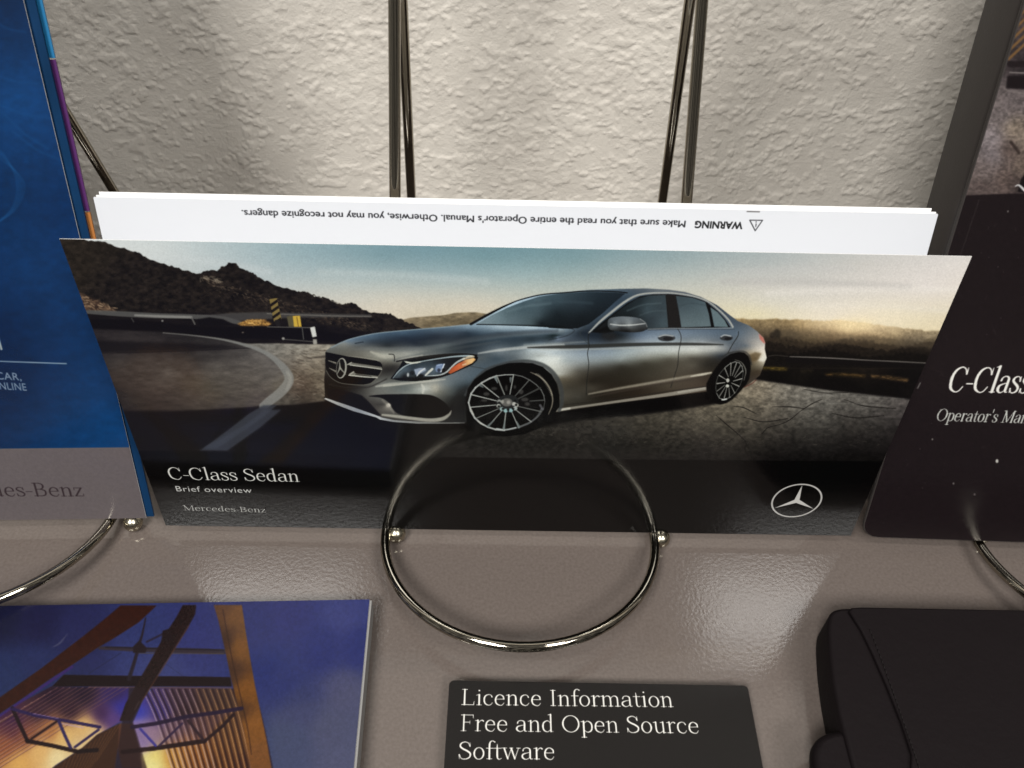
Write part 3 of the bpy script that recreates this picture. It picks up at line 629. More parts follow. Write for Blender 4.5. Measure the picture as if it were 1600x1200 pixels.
    fld = fz(z1, [(230, 465, (128, 128, 122)), (250, 450, (112, 122, 128)), (400, 425, (92, 104, 112)), (400, 455, (78, 84, 88)), (600, 400, (84, 98, 108)), (600, 430, (64, 72, 80)), (800, 380, (92, 104, 112)), (800, 420, (60, 68, 76)), (1000, 362, (122, 134, 140)), (1000, 400, (66, 76, 84)),
        (1200, 362, (152, 162, 164)), (1400, 368, (160, 170, 172)), (1550, 372, (168, 178, 180)), (1500, 395, (110, 120, 126)), (1200, 400, (88, 98, 104)), (700, 470, (60, 66, 72)), (500, 480, (70, 72, 72)), (400, 500, (118, 116, 108)), (480, 540, (156, 152, 138)), (300, 490, (106, 104, 98)), (200, 500, (112, 110, 102)),
        (620, 530, (148, 145, 134)), (700, 505, (120, 120, 114)), (850, 478, (92, 98, 98)), (900, 500, (72, 78, 80)), (1000, 490, (62, 69, 74)), (1150, 440, (74, 84, 90)), (1300, 430, (74, 84, 90)), (1400, 440, (66, 74, 78)), (1550, 425, (62, 70, 72)), (1300, 480, (86, 93, 96)), (1500, 460, (100, 106, 108)),
        (1200, 510, (120, 124, 124)), (1400, 505, (160, 164, 160)), (1550, 500, (172, 176, 172)), (1180, 560, (84, 92, 96)), (1300, 555, (104, 108, 108)), (1100, 620, (92, 100, 104)), (1080, 560, (96, 100, 100)), (1450, 540, (160, 160, 152)), (1560, 560, (190, 188, 176)), (1580, 660, (158, 153, 140)), (1000, 680, (98, 106, 109)), (950, 640, (104, 110, 112)),
        (500, 630, (66, 63, 58)), (540, 610, (74, 71, 66)), (470, 710, (120, 118, 110)), (540, 720, (108, 108, 102)), (620, 745, (112, 114, 108)), (700, 730, (140, 138, 128)), (725, 745, (168, 166, 154)), (800, 730, (148, 144, 132)), (820, 770, (120, 117, 107)), (880, 720, (112, 116, 114)), (900, 780, (86, 88, 85)), (960, 740, (74, 80, 81)), (960, 800, (44, 46, 46)), (940, 870, (42, 42, 42)), (950, 940, (60, 60, 59)),
        (400, 740, (104, 101, 94)), (320, 745, (70, 67, 62)), (420, 780, (112, 109, 101)), (240, 730, (52, 49, 46)), (150, 720, (54, 50, 46)), (120, 680, (58, 54, 50)), (470, 850, (88, 84, 78)), (500, 860, (128, 122, 112)), (440, 830, (92, 88, 82)), (540, 900, (96, 92, 85)), (1700, 800, (84, 80, 72))])
    fld += fz(z2, [(350, 400, (62, 68, 74)), (450, 340, (70, 78, 84)), (600, 200, (74, 84, 92)), (660, 160, (84, 94, 100)), (700, 135, (92, 98, 102)), (850, 138, (112, 114, 114)), (1000, 158, (104, 106, 108)), (1120, 190, (90, 93, 97)), (1250, 275, (84, 90, 96)), (1330, 345, (92, 98, 103)),
        (520, 440, (66, 68, 70)), (450, 430, (64, 70, 76)), (600, 420, (62, 66, 68)), (700, 420, (104, 112, 120)), (780, 405, (116, 124, 131)), (1000, 405, (116, 124, 130)), (1150, 400, (108, 116, 122)), (700, 450, (124, 128, 130)), (1000, 445, (124, 128, 128)), (1180, 450, (118, 120, 120)), (1280, 460, (104, 108, 110)), (1330, 400, (104, 112, 118)),
        (200, 430, (92, 100, 106)), (300, 440, (84, 90, 95)), (100, 460, (100, 108, 112)), (250, 460, (88, 92, 94)), (100, 505, (170, 174, 170)), (200, 520, (158, 162, 160)), (350, 520, (136, 142, 144)), (500, 515, (132, 139, 142)), (650, 515, (150, 154, 150)), (800, 505, (168, 168, 160)), (930, 505, (176, 174, 164)), (1060, 500, (186, 182, 170)), (1180, 495, (168, 164, 154)), (1240, 500, (140, 138, 132)),
        (100, 560, (184, 184, 174)), (180, 600, (188, 184, 170)), (250, 570, (158, 160, 154)), (350, 575, (142, 144, 140)), (450, 575, (132, 134, 130)), (600, 560, (140, 142, 136)), (750, 545, (142, 140, 130)), (900, 530, (152, 150, 138)), (1060, 528, (152, 148, 136)),
        (330, 640, (104, 99, 90)), (450, 630, (84, 80, 73)), (600, 610, (78, 74, 67)), (750, 590, (86, 82, 73)), (900, 565, (98, 93, 83)), (1050, 555, (98, 93, 84)), (1150, 560, (80, 76, 70)), (230, 680, (116, 108, 94)), (280, 740, (84, 79, 70)), (420, 700, (66, 61, 54)), (600, 670, (70, 65, 57)), (750, 655, (80, 75, 66)), (900, 630, (92, 86, 76)), (1050, 600, (98, 92, 82)), (1140, 600, (70, 66, 60)),
        (230, 800, (96, 90, 80)), (300, 820, (80, 76, 68)), (450, 790, (64, 59, 52)), (700, 760, (70, 62, 54)), (900, 730, (92, 84, 73)), (1080, 710, (90, 80, 70)), (420, 745, (86, 80, 71)),
        (1400, 400, (118, 120, 120)), (1300, 500, (104, 106, 108)), (1230, 540, (78, 80, 82)), (1420, 460, (146, 140, 132)), (1470, 500, (192, 178, 160)), (1400, 520, (150, 138, 120)), (1440, 560, (128, 112, 90)), (1490, 560, (206, 196, 176)), (1420, 620, (96, 88, 74)), (1400, 700, (84, 76, 68)), (1460, 640, (88, 78, 66)), (1380, 480, (112, 114, 114))])
    fld = [(x, y, tuple(float(np.clip((100+(v-100)*1.32-7)*q, 8, 225)) for v, q in zip(c, (.965, .995, 1.035)))) for (x, y, c) in fld]
    A.fill(body, field=fld, blur=.35, power=3.2, ax=.42)
    # bonnet lines
    A.stroke(z1((280, 500, 2), (500, 500, 5), (700, 498, 6), (860, 478, 7), (1050, 440, 8), (1300, 410, 6), (1600, 388, 4)), 6, (112, 116, 116), .38, 2.2)
    A.stroke(z1((700, 462), (900, 450), (1150, 415), (1400, 392), (1560, 385)), 6, (56, 64, 72), .45, 2)
    A.stroke(z1((540, 572, 3), (680, 540, 4), (900, 500, 5), (1100, 470, 4), (1200, 452, 3)), 4, (84, 90, 92), .4, 1.6)
    A.stroke(z1((1070, 528, 2), (1200, 508, 4), (1400, 488, 5), (1600, 478, 5)), 4, (186, 188, 182), .65, 1.2)
    A.stroke(z2((0, 478, 5), (150, 470, 4), (280, 462, 3), (390, 455, 2)), 4, (150, 155, 152), .4, 1.2)
    A.stroke(z1((400, 520, 3), (470, 545, 6), (530, 548, 4)), 4, (176, 172, 156), .6, 1.6)
    A.stroke(z1((560, 575, 2), (620, 560, 4), (720, 540, 2)), 4, (176, 172, 158), .5, 1.2)
    A.stroke(z1((150, 492), (260, 442), (420, 405), (620, 384), (860, 364), (1020, 348)), 1.6, (132, 146, 152), .8, .5)
    A.stroke(z1((300, 466), (350, 457)), 1.6, (40, 48, 56), .8, .5)
    A.stroke(z1((510, 533), (540, 536), (546, 560), (545, 578)), 1.1, (34, 32, 30), .9, .2)
    A.stroke(z1((560, 578), (680, 556), (840, 537), (960, 532), (1060, 540)), 2.4, (26, 26, 26), .9, .4)
    A.stroke(z1((240, 545), (330, 553), (450, 572)), 1, (172, 168, 152), .5, .4)
    # windscreen
    ws = z1((1058, 346), (1150, 291), (1250, 243), (1350, 204), (1450, 173), (1560, 157))+z2((240, 153), (400, 143), (560, 148), (628, 154), (566, 205), (490, 275), (400, 345), (330, 372), (250, 372), (0, 358))
    A.fill(ws, blur=.4, power=3, field=fz(z1, [(1130, 330, (116, 132, 138)), (1200, 300, (106, 124, 130)), (1250, 270, (86, 104, 110)), (1300, 320, (92, 108, 114)), (1350, 240, (72, 90, 98)), (1450, 200, (78, 96, 104)), (1450, 300, (66, 80, 86)), (1400, 340, (74, 88, 92)), (1520, 340, (30, 38, 42)), (1560, 280, (38, 48, 54)), (1580, 200, (62, 78, 86))])
           + fz(z2, [(300, 170, (56, 70, 78)), (450, 175, (40, 52, 60)), (550, 180, (36, 46, 54)), (350, 230, (46, 58, 66)), (200, 280, (30, 38, 43)), (350, 300, (30, 37, 42)), (250, 355, (28, 34, 38)), (430, 270, (32, 40, 46)), (100, 340, (30, 38, 42)), (100, 200, (74, 92, 100)), (180, 210, (60, 76, 84))]))
    A.stroke(z1((1250, 265), (1380, 232), (1520, 215)), 4, (110, 128, 134), .35, 2)
    A.stroke(z2((60, 215), (250, 205), (420, 215)), 4, (70, 86, 94), .35, 2)
    A.stroke(z1((1018, 347), (1100, 302), (1200, 250), (1300, 204), (1420, 170), (1500, 157))+z2((260, 148), (400, 138), (560, 142), (640, 150)), 1.8, (22, 25, 28), .95, .3)
    A.stroke(z1((1024, 345, 4), (1120, 292, 4), (1220, 240, 3), (1300, 205, 1)), 3, (20, 21, 22), .9, .4)
    A.stroke(z1((1060, 347), (1300, 352), (1600, 360))+z2((150, 366), (300, 373)), 1.6, (24, 28, 30), .9, .4)
    A.stroke(z2((300, 374), (310, 385), (290, 405), (240, 425), (150, 445)), 1.2, (44, 50, 54), .7, .5)
    A.stroke(z2((380, 360), (345, 400), (370, 440), (400, 470)), 2, (58, 66, 70), .6, 1)
    # pillar and side glass
    A.stroke(z2((400, 400, 2), (470, 330, 3.4), (540, 272, 3.6), (620, 210, 3.6), (690, 170, 3), (760, 154, 2.4), (860, 150, 2), (940, 153, 2), (1050, 170, 2.2), (1140, 202, 2.4), (1210, 255, 2.6), (1270, 315, 2.8), (1300, 362, 3)), 3, (168, 168, 160), .9, .5)
    A.fill(z2((415, 398), (480, 338), (560, 275), (640, 215), (720, 172), (800, 160), (900, 158), (960, 162), (1060, 180), (1130, 205), (1200, 260), (1255, 320), (1285, 366), (1100, 370), (900, 374), (600, 386), (450, 394)), (22, 23, 24), blur=.4)
    A.fill(z2((450, 380), (540, 300), (620, 238), (700, 186), (780, 166), (880, 163), (897, 366), (770, 374), (600, 384)), blur=.4, field=fz(z2, [(500, 350, (30, 32, 34)), (620, 270, (34, 42, 46)), (720, 200, (42, 52, 57)), (820, 190, (58, 71, 77)), (760, 250, (66, 80, 86)), (850, 260, (58, 70, 76)), (860, 340, (70, 84, 90)), (790, 310, (56, 66, 72)), (650, 320, (28, 32, 34))]))
    A.stroke(z2((640, 262), (740, 225), (850, 215)), 2.4, (92, 106, 110), .4, 1); A.stroke(z2((720, 290), (800, 265), (880, 262)), 2, (88, 102, 106), .35, 1)
    A.fill(z2((885, 160), (940, 163), (962, 260), (974, 364), (902, 368)), (30, 29, 30), blur=.4)
    A.fill(z2((944, 168), (1050, 181), (1128, 208), (1150, 280), (1164, 360), (978, 366), (962, 260)), blur=.4, field=fz(z2, [(970, 190, (66, 80, 86)), (1060, 200, (74, 88, 94)), (1110, 230, (84, 98, 104)), (1000, 250, (76, 90, 96)), (1090, 290, (88, 102, 106)), (1000, 330, (94, 108, 112)), (1120, 345, (98, 112, 116))]))
    A.stroke(z2((960, 235), (1040, 215), (1130, 228)), 2, (60, 72, 78), .4, 1)
    A.fill(z2((1160, 240), (1205, 270), (1250, 322), (1272, 364), (1184, 362), (1172, 300)), (100, 116, 120), blur=.4)
    A.stroke(z2((1138, 212), (1162, 290), (1170, 362)), 2, (20, 20, 22), .95, .2)
    A.stroke(z2((770, 377), (900, 372), (1100, 372), (1300, 370)), 1.8, (140, 146, 148), .7, .5)
    A.stroke(z2((770, 383), (1000, 378), (1310, 377)), 1, (60, 64, 68), .6, .4)
    # mirror
    A.fill(z2((430, 396), (480, 372), (530, 350), (560, 392), (500, 404)), (22, 22, 23), blur=.6)
    A.fill(z2((480, 400), (560, 396), (575, 425), (540, 448), (480, 430)), (44, 44, 45), alpha=.8, blur=2)
    A.fill(z2((518, 345), (528, 312), (580, 299), (650, 299), (710, 308), (750, 332), (767, 360), (752, 384), (712, 395), (640, 396), (545, 384), (524, 368)), curve=True, blur=.3, field=fz(z2, [(540, 330, (86, 92, 96)), (600, 315, (104, 110, 114)), (680, 318, (98, 104, 108)), (740, 345, (74, 78, 80)), (560, 352, (120, 126, 128)), (650, 350, (128, 132, 132)), (560, 378, (60, 62, 62)), (640, 385, (34, 34, 34)), (730, 380, (48, 48, 48)), (600, 372, (50, 51, 52))]))
    A.stroke(z2((535, 345, 1.5), (600, 353, 2), (680, 350, 2), (750, 342, 1.4)), 2, (186, 188, 184), .85, .5)
    A.stroke(z2((720, 312), (752, 335), (764, 362)), 1, (170, 172, 168), .6, .4)
    # shoulder line, seams, handles
    A.stroke(z2((20, 492, 2), (150, 490, 4.5), (300, 487, 6), (450, 482, 6), (650, 474, 5.5), (900, 470, 5), (1100, 471, 4), (1240, 474, 1.5)), 4, (50, 50, 47), .85, 1)
    A.stroke(z2((100, 505, 3), (400, 502, 3), (800, 492, 3), (1200, 485, 2)), 3, (178, 178, 168), .4, 1.2)
    for sp in (z2((402, 398), (396, 440), (402, 480), (392, 530), (400, 600), (388, 700), (384, 790)), z2((956, 376), (974, 410), (976, 450), (962, 520), (956, 600), (935, 670), (912, 742)), z2((1336, 392), (1332, 420), (1300, 470), (1268, 528))):
        A.stroke(sp, 1.1, (38, 38, 36), .85, .25)
    for (x, y, rx, ry) in ((886, 428, 55, 21), (1260, 428, 41, 17)):
        A.dot(*z2((x, y+4))[0], rx/4, ry/4, (62, 64, 66), 1, .5); A.stroke(z2((x-rx+8, y-4), (x-10, y-14), (x+rx-14, y-8)), 2, (168, 172, 172), .85, .5); A.dot(*z2((x+10, y+8))[0], rx/7, ry/7, (30, 30, 32), .8, .5)
    # flank: highlight along the lower door, sill
    A.stroke(z2((400, 782, 2), (560, 752, 3.5), (740, 722, 4.5), (900, 696, 5), (1040, 672, 5), (1165, 650, 3)), 4, (172, 164, 146), .62, 1.4)
    A.stroke(z2((1040, 672, 2), (1110, 660, 3.4), (1165, 648, 1.5)), 3, (202, 194, 174), .7, .8)
    A.stroke(z2((420, 800, 2), (700, 745, 4), (1000, 692, 5), (1140, 668, 2)), 3, (70, 60, 52), .5, 1.2)
    A.stroke(z2((190, 884, 5), (300, 868, 3.5), (600, 826, 4), (860, 790, 5), (1000, 768, 6), (1130, 748, 5)), 4, (146, 140, 128), .85, .7)
    A.stroke(z2((220, 882), (280, 872)), 3, (198, 194, 180), .7, .8); A.stroke(z2((960, 772), (1125, 745)), 2.4, (176, 170, 156), .6, .8)
    A.stroke(z2((250, 850), (600, 808), (900, 765), (1130, 735)), 1.6, (44, 40, 36), .6, .6)
    # tail
    A.fill(z2((1462, 404), (1492, 432), (1503, 470), (1490, 462), (1470, 440)), (186, 112, 98), blur=.8)
    A.fill(z2((1400, 540), (1440, 520), (1480, 528), (1455, 570), (1420, 580)), (104, 88, 62), alpha=.8, blur=1.2)
    A.fill(z2((1455, 572), (1500, 540), (1510, 560), (1490, 580)), (214, 206, 188), alpha=.9, blur=.8)
    A.stroke(z2((1370, 740), (1420, 716), (1445, 694)), 1.6, (90, 40, 34), .6, .5)
    # bumper
    A.stroke(z1((430, 735, 2), (520, 722, 5), (640, 712, 3), (760, 700, 3), (860, 690, 2)), 4, (186, 184, 170), .6, 1.2)
    A.stroke(z1((715, 722, 2), (728, 745, 4), (722, 775, 3)), 4, (196, 194, 180), .7, 1.2); A.dot(*z1((800, 745))[0], 5, 6, (176, 170, 152), .5, 2.5)
    A.fill(z1((128, 752), (200, 750), (280, 772), (340, 790), (380, 826), (420, 870), (460, 914), (440, 922), (330, 890), (230, 855), (128, 815)), (24, 21, 22), blur=.8)
    A.fill(z1((104, 812), (116, 806), (180, 828), (300, 868), (430, 914), (470, 930), (545, 945), (700, 955), (860, 960), (985, 958), (985, 966), (700, 968), (540, 957), (455, 942), (430, 928), (290, 890), (190, 852)), blur=.3, field=fz(z1, [(110, 812, (176, 174, 168)), (200, 842, (150, 150, 148)), (320, 885, (134, 138, 144)), (440, 928, (176, 178, 178)), (520, 944, (140, 142, 142)), (700, 962, (128, 128, 124)), (900, 964, (110, 110, 106)), (985, 962, (96, 96, 93))]))
    A.fill(z1((384, 796), (460, 786), (600, 783), (740, 785), (800, 798), (850, 828), (890, 868), (902, 896), (880, 920), (800, 934), (700, 932), (620, 922), (560, 900), (530, 868), (505, 832), (460, 806)), (21, 19, 19), blur=.5, curve=True)
    A.stroke(z1((470, 912, 3), (540, 920, 4.5), (640, 932, 5), (760, 945, 5.5), (840, 938, 6), (885, 912, 4), (900, 888, 1.5)), 5, (170, 166, 152), .8, 1)
    A.dot(*z1((508, 852))[0], 3.6, 3, (216, 208, 190), .9, 1); A.stroke(z1((470, 820), (500, 850), (540, 900)), 3, (136, 130, 120), .5, 1.2)
    A.fill(z1((940, 760), (1010, 720), (1010, 960), (960, 955), (915, 900), (910, 860)), (40, 41, 41), alpha=.6, blur=2.5)
    # grille
    G = Z(500, 530, 10)
    A.fill(G((84, 205), (100, 200), (400, 262), (700, 305), (880, 335), (945, 360), (972, 400), (970, 470), (945, 530), (880, 615), (790, 690), (680, 712), (520, 706), (340, 684), (230, 640), (150, 580), (100, 500), (86, 380)), (20, 18, 16), blur=.3)
    A.stroke(G((100, 490), (150, 575), (230, 640), (330, 685), (520, 708), (690, 712), (800, 682), (880, 612), (948, 525), (966, 460)), 1.1, (112, 108, 98), .85, .3)
    A.stroke(G((140, 700), (330, 740), (560, 755), (760, 745), (900, 690), (1040, 620)), 2, (46, 42, 38), .7, 1)
    for bl in (((430, 395), (490, 362), (600, 385), (800, 412), (965, 436), (965, 470), (820, 450), (600, 422), (470, 408)), ((440, 562), (470, 535), (525, 505), (560, 535), (700, 552), (910, 575), (895, 600), (700, 590), (560, 578))):
        A.fill(G(*bl), (116, 114, 104), blur=.3)
    A.stroke(G((470, 402), (600, 420), (800, 446), (965, 470)), 1.4, (190, 188, 174), .9, .2); A.stroke(G((500, 368), (700, 396), (960, 436)), 1, (96, 92, 84), .9, .2)
    A.stroke(G((450, 562), (560, 574), (700, 588), (895, 600)), 1.6, (186, 184, 170), .9, .2); A.stroke(G((560, 548), (800, 580)), 1.2, (40, 38, 34), .8, .2)
    A.stroke(G((430, 395), (490, 365)), 2, (170, 168, 154), .8, .4); A.stroke(G((465, 545), (525, 508)), 2, (176, 172, 158), .8, .4)
    for (a, b, c, d) in ((130, 332, 245, 375), (145, 450, 245, 505)):
        A.stroke(G((a, b, 1), (c, d, 3.4)), 2, (88, 84, 76), .9, .4); A.stroke(G((a, b, .6), (c, d-8, 1.4)), 1, (150, 146, 132), .8, .2)
    th = np.linspace(0, 2*math.pi, 28, endpoint=False)
    A.fill([(500+(330+78*math.cos(a)-10*math.sin(a))/10, 530+(452+158*math.sin(a))/10) for a in th], (24, 22, 20))
    A.stroke([(500+(330+74*math.cos(a)-12*math.sin(a))/10, 530+(452+152*math.sin(a))/10, 1.7+1.1*math.cos(a)) for a in th], 2.2, (160, 158, 146), .95, .3, closed=True)
    for e in ((304, 338), (402, 548), (268, 540)): A.stroke(G((312, 448, 3), (e[0], e[1], 1)), 2, (142, 140, 128), .9, .3, curve=False)
    # headlight
    H = Z(600, 540, 10)
    A.fill(H((100, 515), (160, 440), (230, 350), (290, 240), (450, 208), (600, 188), (900, 150), (1100, 132), (1350, 130), (1430, 140), (1470, 185), (1450, 240), (1380, 300), (1250, 358), (1080, 435), (900, 495), (700, 535), (480, 558), (250, 548)), (20, 22, 23), blur=.3)
    A.fill(H((150, 510), (220, 430), (300, 350), (420, 295), (600, 255), (900, 210), (1150, 185), (1180, 240), (1050, 330), (960, 410), (840, 470), (600, 495), (350, 500)), blur=.6, field=fz(H, [(250, 440, (84, 96, 102)), (350, 380, (74, 86, 94)), (450, 330, (50, 60, 68)), (600, 290, (54, 66, 74)), (800, 250, (40, 50, 58)), (1000, 240, (26, 32, 38)), (450, 430, (60, 70, 76)), (600, 400, (98, 108, 120)), (700, 350, (66, 78, 86)), (300, 480, (30, 32, 33)), (550, 480, (30, 32, 34)), (800, 440, (70, 84, 92)), (780, 370, (84, 98, 108)), (1000, 330, (30, 34, 40)), (950, 390, (40, 44, 48))]))
    A.stroke(H((140, 508, 1), (230, 400, 2), (330, 320, 2.2), (450, 275, 1.8), (650, 235, 1.8), (880, 198, 2), (1100, 170, 2.4), (1280, 160, 3), (1380, 160, 2)), 2, (158, 172, 176), .9, .3)
    A.fill(H((305, 238), (360, 246), (430, 258), (530, 250), (600, 252), (520, 275), (430, 285), (350, 272)), (196, 196, 180), blur=.4)
    A.dot(*H((375, 455))[0], 1.8, 3.2, (182, 186, 184), .9, .5); A.dot(*H((440, 425))[0], 3.6, 3.4, (30, 34, 38), .9, .6)
    A.fill(H((470, 370), (560, 350), (640, 350), (660, 385), (600, 415), (540, 450), (515, 480), (490, 440)), (150, 160, 176), alpha=.9, blur=.5); A.stroke(H((640, 355, 1.5), (560, 410, 2.5), (515, 475, 1)), 2, (208, 210, 206), .8, .3)
    A.dot(*H((580, 470))[0], 4, 2.4, (24, 25, 27), .9, .6)
    A.stroke(H((650, 460, 2.4), (710, 405, 3.6), (755, 365, 3.4)), 3, (196, 196, 184), .95, .3, curve=False)
    A.fill(H((815, 300), (860, 285), (948, 282), (925, 350), (885, 420), (820, 410), (800, 370)), (116, 134, 164), alpha=.95, blur=.5); A.dot(*H((858, 385))[0], 2.6, 3, (34, 38, 48), .8, .6)
    A.stroke(H((942, 288), (918, 345), (890, 405)), 1.6, (226, 230, 230), .9, .2); A.stroke(H((830, 310), (900, 295)), 1.2, (170, 186, 206), .7, .3)
    A.dot(*H((930, 385))[0], 2.8, 3.2, (16, 16, 18), .95, .5)
    A.stroke(H((640, 468, 1), (760, 468, 1.4), (880, 455, 1.8), (980, 410, 2.4), (1060, 330, 2.6), (1140, 260, 2.8), (1250, 200, 3)), 2, (186, 192, 188), .9, .4)
    A.fill(H((1000, 425), (1060, 345), (1160, 275), (1280, 215), (1400, 190), (1435, 215), (1380, 270), (1280, 318), (1150, 385), (1040, 440)), blur=.4, field=fz(H, [(1040, 410, (170, 84, 44)), (1120, 340, (196, 92, 50)), (1200, 300, (200, 104, 58)), (1230, 270, (170, 90, 54)), (1300, 260, (214, 160, 104)), (1360, 220, (232, 186, 128)), (1410, 215, (226, 168, 104)), (1250, 320, (190, 120, 78))]))
    A.stroke(H((1240, 215, 2), (1320, 180, 4), (1400, 170, 3)), 3, (226, 208, 176), .75, .7); A.stroke(H((1230, 300), (1280, 285)), 2, (222, 196, 160), .7, .5)
    A.stroke(H((1340, 318), (1430, 335), (1560, 358), (1600, 368)), 1, (60, 62, 62), .8, .3)
    A.stroke(H((0, 628, 3), (200, 612, 2.5), (450, 585, 2), (700, 560, 2), (860, 545, 1)), 2, (176, 174, 160), .6, .8)
    # front wheel
    W = Z(720, 565, 10)
    A.stroke(W((70, 520, 4), (200, 310, 5), (400, 130, 5), (620, 45, 4), (850, 0, 5), (1080, -5, 5), (1300, 60, 6), (1460, 200, 7), (1560, 400, 7), (1580, 620, 6), (1540, 760, 5)), 5, (66, 69, 69), .8, 1.3)
    A.fill(W((400, 140), (560, 70), (750, 22), (950, 12), (1120, 22), (1280, 78), (1420, 200), (1505, 350), (1540, 520), (1540, 700), (1480, 790), (1400, 900), (1250, 1030), (1000, 1130), (700, 1170), (400, 1150), (200, 1060), (100, 960), (70, 800), (75, 600), (110, 420), (220, 270)), (17, 16, 16), blur=.5)
    A.stroke(W((70, 940), (75, 700)), 3, (48, 48, 46), .5, 1)
    rim = [(122, 640), (160, 500), (230, 405), (330, 328), (450, 262), (560, 222), (690, 205), (830, 203), (960, 230), (1080, 288), (1180, 360), (1255, 440), (1298, 530), (1312, 620), (1295, 730), (1240, 820), (1170, 890), (1080, 950), (940, 1010), (820, 1050), (680, 1072), (540, 1058), (420, 1020), (310, 960), (220, 880), (155, 770)]
    cen = np.array([716, 640])
    A.fill(W(*rim), (14, 13, 13))
    def shade(i, n=len(rim)):
        x, y = rim[i]; l = .95 if x < 700 else (.60 if y < 620 else .42); return l
    for i in range(len(rim)):
        a, b = rim[i], rim[(i+1) % len(rim)]; w_ = 2.6 if a[0] < 500 or a[1] > 900 else 1.6; l = shade(i)
        A.stroke(W((a[0], a[1], w_), (b[0], b[1], w_)), w_, (172*l, 174*l, 168*l), .95, .3, curve=False)
    A.stroke(W((560, 1045), (700, 1062), (860, 1030)), 2.2, (176, 180, 176), .8, .5); A.stroke(W((150, 720), (200, 830)), 2.4, (190, 188, 176), .7, .5); A.stroke(W((270, 930), (350, 985)), 2.4, (176, 174, 164), .7, .5)
    A.stroke(W((940, 1010), (1080, 950), (1200, 850), (1260, 740)), 3, (96, 98, 98), .8, .6); A.stroke(W((1240, 680), (1280, 740)), 3.5, (112, 112, 116), .7, .8)
    for (x, y, a_, b_) in ((400, 505, 5, 3), (365, 605, 5, 2), (712, 410, 1.8, 5), (940, 470, 4, 4), (1000, 590, 6, 3), (1040, 660, 4, 3), (520, 420, 5, 2.4), (845, 395, 2, 3)): A.dot(*W((x, y))[0], a_, b_, (84, 82, 78), .7, .8)
    sp = [((325, 345), (612, 572), 2.0, .95), ((565, 232), (682, 512), 2.4, .75), ((822, 215), (768, 508), 2.0, .9), ((1070, 285), (850, 535), 2.0, .55), ((1240, 410), (895, 580), 3.0, .4), ((1300, 600), (1080, 615), 2.4, .45), ((1255, 780), (905, 700), 2.0, .6),
          ((1100, 938), (862, 755), 2.0, .85), ((905, 1030), (790, 770), 2.0, .85), ((672, 1060), (705, 780), 2.4, .85), ((430, 1008), (640, 768), 2.0, .8), ((240, 885), (590, 735), 1.6, .75), ((150, 712), (552, 675), 1.8, .95), ((168, 515), (560, 612), 2.0, .95)]
    for (o, i_, w_, l) in sp:
        A.stroke(W((o[0], o[1], w_*.95), (i_[0], i_[1], w_*.75)), w_, (172*l, 174*l, 166*l), .95, .25, curve=False)
    for (a, b, l) in (((540, 250), (575, 330), 1), ((672, 1040), (690, 920), .8), ((430, 1000), (520, 920), .7), ((910, 1020), (880, 940), .8), ((310, 370), (350, 400), .8), ((780, 260), (775, 320), .8)):
        A.stroke(W((a[0], a[1], 4.2), (b[0], b[1], 1.6)), 3, (138*l, 148*l, 146*l), .8, .5, curve=False)
    A.fill(W((560, 620), (600, 560), (680, 525), (780, 520), (860, 545), (900, 600), (905, 680), (870, 750), (790, 785), (690, 785), (610, 745), (560, 690)), (40, 42, 42), blur=.4, curve=True)
    for (x, y, c) in ((590, 690, (178, 178, 168)), (640, 740, (156, 176, 172)), (700, 765, (150, 184, 182)), (780, 760, (150, 182, 182)), (850, 730, (168, 176, 170)), (870, 680, (178, 176, 166)), (600, 620, (150, 150, 144)), (830, 660, (186, 184, 174))): A.dot(*W((x, y))[0], 3.4, 3.0, c, .9, .5)
    for (x, y) in ((600, 640), (595, 698), (660, 738), (740, 752), (818, 735), (864, 675), (850, 610)): A.dot(*W((x, y))[0], 2.2, 1.8, (20, 22, 22), .9, .3)
    A.dot(*W((722, 635))[0], 8.6, 6.4, (100, 98, 93), 1, .5); A.dot(*W((745, 635))[0], 3, 3, (156, 152, 144), .8, .7); A.dot(*W((650, 625))[0], 2.4, 3, (160, 158, 148), .8, .5)
    A.stroke(W((1090, 165, 1), (1200, 215, 2), (1300, 290, 2.2), (1370, 380, 2.2), (1415, 480, 2.2), (1435, 590, 2), (1420, 700, 1.6), (1370, 820, 1)), 2, (150, 142, 124), .8, .6)
    for k in range(20):
        a = k/19; P0 = np.array(W((1170+240*a**.8, 195+330*a**1.3))[0]); A.stroke([tuple(P0), tuple(P0+(1.8, -1.2))], .9, (206, 198, 178), .5, .2)
    # rear wheel
    R_ = Z(1090, 530, 10.91)
    A.fill(R_((150, 760), (220, 620), (320, 470), (430, 340), (560, 250), (700, 215), (800, 228), (870, 290), (905, 400), (905, 520), (880, 680), (830, 770), (760, 850), (690, 930), (600, 1020), (500, 1085), (400, 1110), (280, 1090), (180, 960), (150, 860)), (17, 15, 14), blur=.6)
    A.stroke(R_((420, 300), (540, 235), (700, 205), (820, 220), (890, 300), (920, 430)), 2, (52, 52, 50), .7, 1)
    rr_ = [(318, 740), (345, 640), (400, 560), (470, 480), (560, 410), (640, 383), (710, 400), (758, 460), (778, 560), (765, 670), (725, 780), (650, 900), (560, 985), (450, 1035), (370, 1000), (325, 920), (310, 830)]
    A.fill(R_(*rr_), (15, 14, 13))
    for i in range(len(rr_)):
        a, b = rr_[i], rr_[(i+1) % len(rr_)]; l = .85 if a[1] < 500 else (.8 if a[1] > 980 else .45)
        A.stroke(R_((a[0], a[1]), (b[0], b[1])), 1.2, (168*l, 168*l, 160*l), .95, .3, curve=False)
